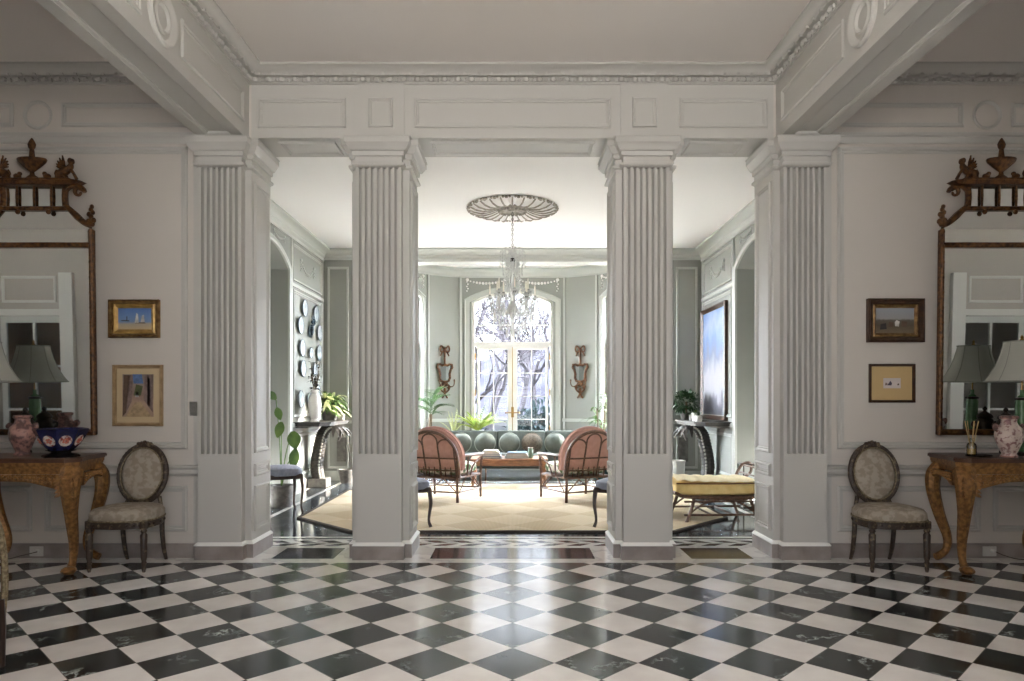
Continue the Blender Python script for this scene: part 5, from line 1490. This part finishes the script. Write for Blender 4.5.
# ---------- yellow cushioned rattan bench
t = thing('rattan_bench', 'rattan bench with a yellow cushion and a scrolled right end, in the right-hand opening', 'bench', (2.30, 7.98, 0), 3)
hl, hd = .48, .32
f = MB(); f.tube(spline([(-hl - .04, -hd, .33), (-hl + .1, -hd, .29), (.2, -hd, .27), (hl, -hd, .30)], 5), .02, 7); f.tube(spline([(-hl - .04, hd, .33), (-hl + .1, hd, .29), (.2, hd, .27), (hl, hd, .30)], 5), .02, 7)
f.tube([(-hl - .04, -hd, .33), (-hl - .06, 0, .34), (-hl - .04, hd, .33)], .018, 7); f.box(-hl, -hd, .285, hl, hd, .30)
f.tube([(-hl + .05, -hd, .24), (hl, -hd, .24)], .012, 6)
part('seat_frame', f, 'rattan', t)
for sx in (-1, 1):
    for sy in (-1, 1): part('leg', MB().tube(spline([(sx*(hl - .17), sy*(hd - .02), .30), (sx*(hl - .13), sy*(hd - .01), .15), (sx*(hl - .07), sy*hd, 0)], 4), .019, 7), 'rattan', t)
s_ = MB()
for sy in (-1, 1): s_.tube([(-hl + .05, sy*(hd - .01), .09), (hl - .05, sy*(hd - .01), .09)], .013, 6); s_.tube(spline([(-hl + .1, sy*(hd - .01), .10), (-.2, sy*(hd - .01), .22), (0, sy*(hd - .01), .27)], 4), .011, 6); s_.tube(spline([(hl - .1, sy*(hd - .01), .10), (.2, sy*(hd - .01), .22), (0, sy*(hd - .01), .27)], 4), .011, 6)
s_.tube([(-.12, -hd, .09), (-.12, hd, .09)], .012, 6); s_.tube([(.12, -hd, .09), (.12, hd, .09)], .012, 6)
part('stretcher', s_, 'rattan', t)
for sy in (-1, 1):
    q = MB(); q.tube(spline([(hl - .04, sy*hd, .29), (hl - .1, sy*hd, .42), (hl - .02, sy*hd, .58), (hl + .08, sy*hd, .60), (hl + .09, sy*hd, .50), (hl + .02, sy*hd, .44)], 5), .019, 7); part('scroll_end', q, 'rattan', t)
q = MB()
for k in range(5):
    p = ((hl - .04, .30), (hl - .095, .40), (hl - .06, .50), (hl + 0, .58), (hl + .07, .60))[k]; q.tube([(p[0], -hd, p[1]), (p[0], hd, p[1])], .010, 6)
part('scroll_rail', q, 'rattan', t)
cu = MB()
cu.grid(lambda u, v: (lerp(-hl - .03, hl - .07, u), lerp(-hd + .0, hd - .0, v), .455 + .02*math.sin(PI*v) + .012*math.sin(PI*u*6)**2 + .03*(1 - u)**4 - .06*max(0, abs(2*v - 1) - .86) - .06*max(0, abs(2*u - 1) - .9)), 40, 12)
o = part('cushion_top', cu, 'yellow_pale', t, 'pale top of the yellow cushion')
part('cushion', MB().ball((-.05, 0, .375), hl - .0, hd + .005, .085, 36, 10, e=.25, e2=.45), 'yellow_fabric', t, 'yellow cushion')
q = MB(); q.tube(spline([(-hl - .04, -hd - .005, .44), (0, -hd - .012, .435), (hl - .07, -hd - .005, .44)], 6), .008, 5); part('piping', q, 'walnut', t)

# ---------- grey-blue side chairs
def blue_chair():
    t = thing('blue_chair', 'x', 'chair', (0, 0, 0), 0, 'grey-blue upholstered side chairs')
    # faces -y locally
    sh = .44; w = .26; d = .25
    part('seat', MB().ball((0, 0, sh), w, d, .062, 22, 8, e=.5, e2=.55), 'blue_seat', t)
    part('seat_rail', MB().box(-w + .02, -d + .02, sh - .075, w - .02, d - .02, sh - .02, .01), 'dark_wood', t)
    for sx in (-1, 1):
        part('leg', MB().tube(spline([(sx*(w - .04), -d + .04, sh - .04), (sx*(w - .03), -d + .025, .25), (sx*(w - .045), -d + .04, .08), (sx*(w - .03), -d + .02, 0)], 4), rad_list([.026, .02, .014, .018], 13), 7), 'dark_wood', t)
        part('leg', MB().tube(spline([(sx*(w - .05), d - .03, sh + .1), (sx*(w - .05), d - .02, .25), (sx*(w - .05), d + .05, 0)], 4), rad_list([.022, .02, .015], 9), 7), 'dark_wood', t)
    B = T(0, d - .01, sh + .33) @ RX(-8)
    part('back_frame', MB(B).tube([(.22*math.cos(2*PI*k/32), 0, .27*math.sin(2*PI*k/32)) for k in range(32)], .022, 7, closed=True), 'dark_wood', t)
    part('backrest', MB(B).ball((0, 0, 0), .205, .035, .255, 24, 8), 'tapestry', t)
    return t
b = blue_chair(); b['label'] = 'grey-blue seated chair with a tapestry back, against the left sunroom wall'; b.location = (-2.80, 8.44, .002); b.rotation_euler = (0, 0, R_(120)); b.scale = (.9, .9, 1.12)
dup(b, (-1.17, 7.42, .018), 28, scale=(1, 1, 1), label= 'grey-blue seat corner showing past the left column on the rug edge')
dup(b, (1.17, 7.42, .018), -28, scale=(1, 1, 1), label= 'grey-blue seat corner showing past the right column on the rug edge')
# teal chair beyond the right rattan armchair
t = thing('teal_armchair', 'teal patterned armchair partly hidden behind the right-hand column', 'armchair', (1.62, 10.35, RZ0), 60)
mat('teal_fabric', rgb(60, 92, 92), .9, col2=rgb(38, 64, 68), nscale=18, nlo=.45, nhi=.55)
part('seat', MB().box(-.33, -.34, .16, .33, .34, .44, .05, 3), 'teal_fabric', t); part('backrest', MB().ball((0, .32, .52), .36, .11, .36, 20, 10, e=.5, e2=.55), 'teal_fabric', t)
for s in (-1, 1):
    part('arm', MB().ball((s*.34, .02, .42), .08, .34, .2, 16, 8, e=.6, e2=.55), 'teal_fabric', t)
    for sy in (-1, 1): part('leg', MB().lathe([(.016, 0), (.025, .17)], 8, T(s*.28, sy*.28, 0)), 'dark_wood', t)
# small side table at the far right behind the bench
t = thing('wire_stand', 'little dark openwork stand beyond the right end of the bench', 'stand', (2.98, 8.75, 0))
q = MB()
for z in (.02, .30, .55): q.tube([(-.11, -.11, z), (.11, -.11, z), (.11, .11, z), (-.11, .11, z)], .008, 5, closed=True)
part('frame', q, 'iron', t); part('shelf', MB().box(-.11, -.11, .30, .11, .11, .31), 'iron', t)
for sx in (-1, 1):
    for sy in (-1, 1): part('leg', MB().tube([(sx*.11, sy*.11, 0), (sx*.11, sy*.11, .55)], .009, 6), 'iron', t)
# ================= plants indoors
rnd = random.Random(11)
def pot(r0, r1, h, n=20):
    return MB().lathe([(r0, 0), (r0*1.02, .01), (r1, h*.92), (r1*1.06, h*.93), (r1*1.06, h), (r1*.9, h), (r1*.88, h*.9), (0, h*.88)], n)
def frond(mb, base, az, el, L, droop, leafL, n=14, w=.02, up=.35):
    pts = []; d = Vector((math.cos(az)*math.cos(el), math.sin(az)*math.cos(el), math.sin(el)))
    for k in range(n + 1):
        t_ = k/n; pts.append(Vector(base) + d*L*t_ - Vector((0, 0, droop*L*t_*t_)))
    mb.tube(pts, rad_list([.007, .005, .002], n + 1), 4)
    side = d.cross(Vector((0, 0, 1))).normalized()
    for k in range(2, n + 1):
        t_ = k/n; tang = (pts[k] - pts[k-1]).normalized()
        l = leafL * math.sin(PI*min(.98, .12 + t_*.86))
        for s in (-1, 1): leaf(mb, pts[k], side*s + tang*.7 + Vector((0, 0, up)), (0, 0, 1), l, w, .25, 3)
def plant(name, lab, cat, loc, group=None): return thing(name, lab, cat, loc, 0, group)

# leafy plants on the left console
t = plant('potted_plant', 'leafy variegated plant in a low stone pot on the left console', 'plant', (-2.93, 11.15, 1.03))
part('pot', pot(.10, .13, .15), 'grey_stone', t); part('soil', MB().lathe([(.0, .13), (.115, .132), (.115, .136), (0, .137)], 14), 'soil', t)
q = MB(); q2 = MB()
for k in range(190):
    az = rnd.uniform(0, 2*PI); el = rnd.uniform(.1, 1.4); L = rnd.uniform(.2, .42)
    b_ = Vector((rnd.uniform(-.07, .07), rnd.uniform(-.2, .2), .14 + rnd.uniform(0, .2))); d = Vector((math.cos(az)*math.cos(el)*.75, math.sin(az)*math.cos(el), math.sin(el)*.8))
    if b_.x + d.x*L < -.2: d.x = abs(d.x)
    leaf(q if k % 4 else q2, b_, d, (0, 0, 1), L, rnd.uniform(.05, .09), .55, 4)
part('foliage', q, 'leaf_green', t); part('pale_foliage', q2, 'leaf_pale', t, 'paler cream leaves')
t = plant('small_pot_plant', 'little plant in a white pot at the far end of the left console', 'plant', (-2.82, 11.45, 1.03))
part('pot', pot(.055, .07, .11), 'white_ceramic', t); q = MB()
for k in range(40):
    az = rnd.uniform(0, 2*PI); el = rnd.uniform(.3, 1.4); leaf(q, (0, 0, .1), (math.cos(az)*math.cos(el), math.sin(az)*math.cos(el), math.sin(el)), (0, 0, 1), rnd.uniform(.12, .24), .04, .5, 3)
part('foliage', q, 'leaf_green', t)
# white vase of dark branches
t = plant('branch_vase', 'tall white vase of dark blossoming branches on the left console', 'vase', (-2.96, 10.42, 1.03))
part('body', MB().lathe([(.06, 0), (.07, .01), (.05, .04), (.085, .14), (.10, .26), (.085, .36), (.05, .42), (.055, .46), (.07, .48), (.06, .48), (.045, .45)], 20), 'white_ceramic', t)
q = MB(); ql = MB()
for k in range(11):
    az = 2*PI*k/11 + rnd.uniform(-.2, .2); r = rnd.uniform(.06, .17); h = rnd.uniform(.62, .92)
    pts = spline([(0, 0, .4), (r*.3*math.cos(az), r*.5*math.sin(az), .55), (r*math.cos(az)*.7, r*math.sin(az), h)], 4); q.tube(pts, .004, 4)
    for j in range(7):
        p = pts[2 + j % (len(pts) - 2)]; a = rnd.uniform(0, 2*PI); leaf(ql, p, (math.cos(a), math.sin(a), rnd.uniform(-.2, .8)), (0, 0, 1), rnd.uniform(.05, .09), .035, .3, 3)
part('branches', q, 'bark', t); part('leaves', ql, 'bronze', t, 'dark leaves')
# bush and small pots on the right console
t = plant('potted_bush', 'round dark green bushy plant on the right console', 'plant', (2.84, 11.38, 1.03))
part('pot', pot(.08, .10, .12), 'dark_carved', t); q = MB()
for k in range(420):
    a, b_ = rnd.uniform(0, 2*PI), math.acos(rnd.uniform(-.75, 1)); n_ = Vector((math.sin(b_)*math.cos(a), math.sin(b_)*math.sin(a), math.cos(b_)))
    p = Vector((0, 0, .28)) + Vector((n_.x*.22, n_.y*.24, n_.z*.19)) * rnd.uniform(.5, 1); leaf(q, p, n_ + Vector((rnd.uniform(-.5, .5), rnd.uniform(-.5, .5), rnd.uniform(-.2, .6))), (0, 0, 1), rnd.uniform(.05, .09), .04, .3, 3)
part('foliage', q, 'leaf_dark', t); part('stem', MB().tube([(0, 0, .1), (0, 0, .3)], .02, 6), 'bark', t)
for k, (dx, dy, m, lab, h) in enumerate(((2.84, 10.98, 'grey_stone', 'small grey pot of greenery next to the dark bush on the right console', .10), (2.82, 10.72, 'white_ceramic', 'white pot in the middle of the right console with a sprig', .13), (2.80, 10.47, 'white_ceramic', 'white pot nearest the big painting frame end on the right console', .09))):
    t = plant('small_pot_plant', lab, 'plant', (dx, dy, 1.03), 'small pots on the right console'); part('pot', pot(.05, .06, h), m, t); q = MB()
    for j in range(22):
        a, e_ = rnd.uniform(0, 2*PI), rnd.uniform(.3, 1.4); leaf(q, (0, 0, h*.9), (math.cos(a)*math.cos(e_), math.sin(a)*math.cos(e_), math.sin(e_)), (0, 0, 1), rnd.uniform(.06, .14), .03, .4, 3)
    part('foliage', q, 'leaf_dark' if k != 1 else 'leaf_green', t)
solo('floor_planter', pot(.12, .13, .36), 'white_ceramic', 'empty-looking white cylinder planter on the floor below the right console', 'planter', (2.72, 11.5, 0))
solo('floor_planter', pot(.10, .14, .22), 'grey_stone', 'grey stone planter on the floor below the left console', 'planter', (-2.72, 11.42, 0))
# palm by the left bow window
t = plant('potted_palm', 'dark palm in a pot by the bow window left of the sofa', 'plant', (-1.50, 12.58, 0))
part('pot', pot(.14, .18, .32), 'terracotta', t); q = MB(); q.tube([(0, 0, .28), (.02, 0, 1.1)], .03, 7); part('trunk', q, 'bark', t); q = MB()
for k in range(15):
    frond(q, (.02, 0, 1.05 + .02*k), 2*PI*k/15*2.4, rnd.uniform(.5, 1.25), rnd.uniform(.4, .62), rnd.uniform(.35, .6), .22, 12, .026)
part('foliage', q, 'leaf_palm', t)
# sunlit fern on a stand behind the sofa
t = plant('fern_stand', 'tall wooden plant stand behind the sofa under the lime green fern', 'stand', (-.64, 12.84, 0))
part('shelf', MB().lathe([(.16, .62), (.17, .63), (.17, .65), (0, .652)], 20), 'walnut', t)
for k in range(3): a = 2*PI*k/3; part('leg', MB().tube([(.12*math.cos(a), .12*math.sin(a), .63), (.15*math.cos(a), .15*math.sin(a), 0)], .016, 7), 'walnut', t)
t = plant('lime_fern', 'sunlit lime green fern in front of the arched window', 'plant', (-.64, 12.84, .653))
part('pot', pot(.08, .11, .15), 'white_ceramic', t); q = MB()
for k in range(22):
    az = rnd.uniform(0, 2*PI) if k > 8 else (PI*(k % 2) + rnd.uniform(-.5, .5)); frond(q, (0, 0, .14), az, rnd.uniform(.45, 1.2), rnd.uniform(.42, .66), rnd.uniform(.1, .4), .12, 12, .035, .2)
part('foliage', q, 'leaf_lime', t)
t = plant('wispy_plant', 'wispy pale plant beside the lime green fern, in front of the window pier', 'plant', (-1.08, 12.80, 0))
part('pot', pot(.11, .14, .72), 'terracotta', t); q = MB()
for k in range(16):
    az = rnd.uniform(0, 2*PI); el = rnd.uniform(.9, 1.45); frond(q, (0, 0, .70), az, el, rnd.uniform(.4, .68), rnd.uniform(.2, .4), .06, 10, .014, .4)
part('foliage', q, 'leaf_pale', t)
# cane plant at the right
t = plant('cane_plant', 'tall cane plant with long leaves by the bow window right of the sofa', 'plant', (1.60, 12.58, 0))
part('pot', pot(.13, .17, .30), 'terracotta', t); q = MB(); ql = MB()
for k, (dx, dy, h) in enumerate(((-.04, 0, 1.2), (.05, .03, 1.42), (.0, -.05, .95))):
    pts = spline([(dx*.5, dy, .25), (dx, dy, h*.5), (dx*1.8, dy, h)], 5); q.tube(pts, .016, 6)
    for j in range(13):
        a = rnd.uniform(0, 2*PI); el = rnd.uniform(.0, 1.1); leaf(ql, (dx*1.8, dy, h - .02*j), (math.cos(a)*math.cos(el), math.sin(a)*math.cos(el), math.sin(el)), (0, 0, 1), rnd.uniform(.22, .42), .05, .6, 5)
part('cane', q, 'bark', t); part('foliage', ql, 'leaf_green', t)
# big-leaved climber in the left opening
t = plant('big_leaf_plant', 'tall plant with big glossy leaves behind the chair against the left wall', 'plant', (-2.93, 8.82, .002))
part('pot', pot(.12, .15, .28), 'grey_stone', t); q = MB(); ql = MB()
for k, (x, y, z, L, w, dx, dz) in enumerate(((.17, -.08, .96, .22, .17, .25, -1), (.20, -.06, .74, .24, .13, -.1, -1), (-.04, -.05, 1.26, .17, .10, .35, -.9), (.02, -.05, 1.08, .20, .12, -.2, -1), (-.08, .04, 1.36, .16, .10, -.4, .5))):
    q.tube(spline([(0, 0, .25), (x*.4, y*.4, z*.7), (x, y, z)], 5), .008, 5); leaf(ql, (x, y, z), (dx, -.25, dz), (.3, -1, .1), L, w, .05, 6, .15)
part('stem', q, 'leaf_green', t); part('foliage', ql, 'leaf_green', t)

# ================= the winter garden beyond the windows
h = MB()
def hill(u, v):
    x = lerp(-80, 80, u); y = lerp(70, 100, v)
    return (x, y, -.6 + (8.6 + 1.6*math.sin(x*.11) + .9*math.sin(x*.31 + 1)) * math.sin(PI*.5*v))
h.grid(hill, 60, 10); struct('hill', h, 'hill_woods')
def bare_tree(x, y, H, seed, lab, lean=.1):
    r = random.Random(seed); t = thing('bare_tree', lab, 'tree', (x, y, -.56), 0, 'bare winter trees in the garden')
    tr = MB(); tw = MB()
    def grow(p, d, L, rad, lev, mb):
        n = 4; pts = [p]
        for k in range(n):
            d = (d + Vector((r.uniform(-.2, .2), r.uniform(-.2, .2), r.uniform(-.03, .16)))).normalized(); p = p + d*L/n; pts.append(p)
        mb.tube(pts, rad_list([rad, rad*.62], n + 1), 6 if lev < 2 else 4)
        if lev >= 5: return
        for k in range(3 if lev < 4 else 3):
            a = r.uniform(0, 2*PI); sp = r.uniform(.45, .95); s_ = d.orthogonal().normalized(); s2 = d.cross(s_)
            nd = (d + (s_*math.cos(a) + s2*math.sin(a))*sp).normalized(); grow(pts[r.choice((2, 3, 4))], nd, L*r.uniform(.6, .8), rad*.55, lev + 1, tw)
    grow(Vector((0, 0, 0)), Vector((lean, 0, 1)).normalized(), H*.34, H*.022, 0, tr)
    part('trunk', tr, 'tree_bark', t); part('branches', tw, 'tree_bark', t)
for k, (x, y, H, lab) in enumerate(((-1.0, 27, 8, 'bare winter tree seen through the left half of the arched window'), (1.15, 30, 9, 'bare winter tree with a thick trunk seen through the right half of the arched window'),
        (-2.6, 34, 10, 'bare winter tree beyond the left edge of the arched window'), (2.9, 38, 11, 'bare winter tree beyond the right edge of the arched window'), (.25, 44, 11, 'bare winter tree far off behind the middle post of the window'))):
    bare_tree(x, y, H, 20 + k, lab, .04*(k - 2))
for k, (x, y, s_, lab) in enumerate(((.95, 23, .9, 'blue-green evergreen bush low in the right half of the arched window'), (.35, 25, .7, 'smaller blue-green bush beside the middle post low in the window'), (-1.5, 26, .6, 'low evergreen bush at the bottom left of the arched window'))):
    t = thing('evergreen_bush', lab, 'bush', (x, y, -.56), 0, 'evergreen bushes in the garden'); q = MB(); r = random.Random(40 + k)
    for j in range(420):
        a, b_ = r.uniform(0, 2*PI), math.acos(r.uniform(-.2, 1)); n_ = Vector((math.sin(b_)*math.cos(a), math.sin(b_)*math.sin(a), math.cos(b_)*1.35)); p = n_*s_*r.uniform(.45, 1) + Vector((0, 0, .3*s_ + .4))
        leaf(q, p, n_ + Vector((r.uniform(-.6, .6), r.uniform(-.6, .6), r.uniform(-.1, .8))), (0, 0, 1), r.uniform(.2, .4)*s_, .12*s_, .3, 3)
    part('foliage', q, 'evergreen', t); part('trunk', MB().tube([(0, 0, 0), (0, 0, .8*s_)], .06, 6), 'tree_bark', t)
# ================= outdoors, light, camera
g = MB().box(-90, 21, -.7, 90, 120, -.55); struct('ground', g, 'outdoor_ground')
g = MB().box(-90, 5.5, -.7, 90, 21, -.55); struct('floor_garden_bounce', g, 'garden_bounce')  # added unseen reflector, throws daylight up to the ceilings
g = MB().box(-90, -60, -.7, 90, 5.5, -.55); struct('floor_front_bounce', g, 'front_bounce')  # unseen ground, toned to reflect some light into the hall
sc = bpy.context.scene
w = bpy.data.worlds.new('World'); sc.world = w; w.use_nodes = True
nt = w.node_tree; bg = nt.nodes['Background']
tc = nt.nodes.new('ShaderNodeTexCoord'); dt = nt.nodes.new('ShaderNodeVectorMath'); dt.operation = 'DOT_PRODUCT'
nt.links.new(tc.outputs['Generated'], dt.inputs[0]); dt.inputs[1].default_value = (0, 1, .1)
mr = nt.nodes.new('ShaderNodeMapRange'); mr.interpolation_type = 'SMOOTHSTEP'
nt.links.new(dt.outputs['Value'], mr.inputs['Value'])
mr.inputs['From Min'].default_value = .70; mr.inputs['From Max'].default_value = .96      # sky kept dim straight ahead, boosted elsewhere to light the rooms
mr.inputs['To Min'].default_value = 102.0; mr.inputs['To Max'].default_value = 2.6
bg.inputs['Color'].default_value = (.84, .91, 1.0, 1); 
mb_ = nt.nodes.new('ShaderNodeMapRange'); mb_.interpolation_type = 'SMOOTHSTEP'           # added dimming of the sky behind the camera, to darken the hall
nt.links.new(dt.outputs['Value'], mb_.inputs['Value'])
mb_.inputs['From Min'].default_value = -.6; mb_.inputs['From Max'].default_value = .1; mb_.inputs['To Min'].default_value = .027; mb_.inputs['To Max'].default_value = 1.0
mu = nt.nodes.new('ShaderNodeMath'); mu.operation = 'MULTIPLY'; nt.links.new(mr.outputs['Result'], mu.inputs[0]); nt.links.new(mb_.outputs['Result'], mu.inputs[1])
nt.links.new(mu.outputs[0], bg.inputs['Strength'])
def light(name, kind, loc, rot, energy, color=(1, 1, 1), **k):
    l = bpy.data.lights.new(name, kind); l.energy = energy; l.color = color
    for a, b in k.items(): setattr(l, a, b)
    o = bpy.data.objects.new(name, l); C.objects.link(o); o.location = loc; o.rotation_euler = rot
    return o
sd = Vector((-5.3, -1.5, -2.0)).normalized()
sun = light('sun', 'SUN', (8, 20, 8), sd.to_track_quat('-Z', 'Y').to_euler(), 20.0, (1.0, .93, .82), angle=R_(.6))
light('hall_fill', 'POINT', (0, 1.6, 2.95), (0, 0, 0), 62, (1.0, .975, .94), shadow_soft_size=.3)  # added soft light without a fixture, brightens hall floor and beams
def portal(name, loc, facing, sx, sy):
    q = Vector(facing).to_track_quat('-Z', 'Z').to_euler()
    o = light(name, 'AREA', loc, q, 1, shape='RECTANGLE', size=sx, size_y=sy)
    o.data.cycles.is_portal = True
portal('portal_hall', (0, HB - .26, (WZ0 + WZ1) / 2), (0, 1, 0), 3.7, 3.05)
for s in (-1, 1): portal('portal_side', (s*8.9, 6.5, 1.75), (0, -1, 0), 2.4, 3.1)
for ph, wd in ((0, 1.6), (-51, 1.4), (51, 1.4)):
    t = R_(ph); d_ = BR * math.cos(R_(17)) + .32
    portal('portal_bow', (d_*math.sin(t), BYC + d_*math.cos(t), 1.85), (-math.sin(t), -math.cos(t), 0), wd, 3.2)
cam = bpy.data.cameras.new('camera'); co = bpy.data.objects.new('camera', cam); C.objects.link(co)
co.location = (0, 0, EYE); co.rotation_euler = (R_(90), 0, 0)
cam.sensor_width = 36; cam.lens = F * 36 / 1024
cam.shift_y = (HY - 340.5) / 1024; cam.shift_x = (512 - CX) / 1024
cam.clip_start = .05; cam.clip_end = 300
sc.camera = co
vs = sc.view_settings; vs.view_transform = 'Standard'; vs.look = 'None'; vs.gamma = 1.0; vs.use_curve_mapping = False
vs.exposure = 0.6
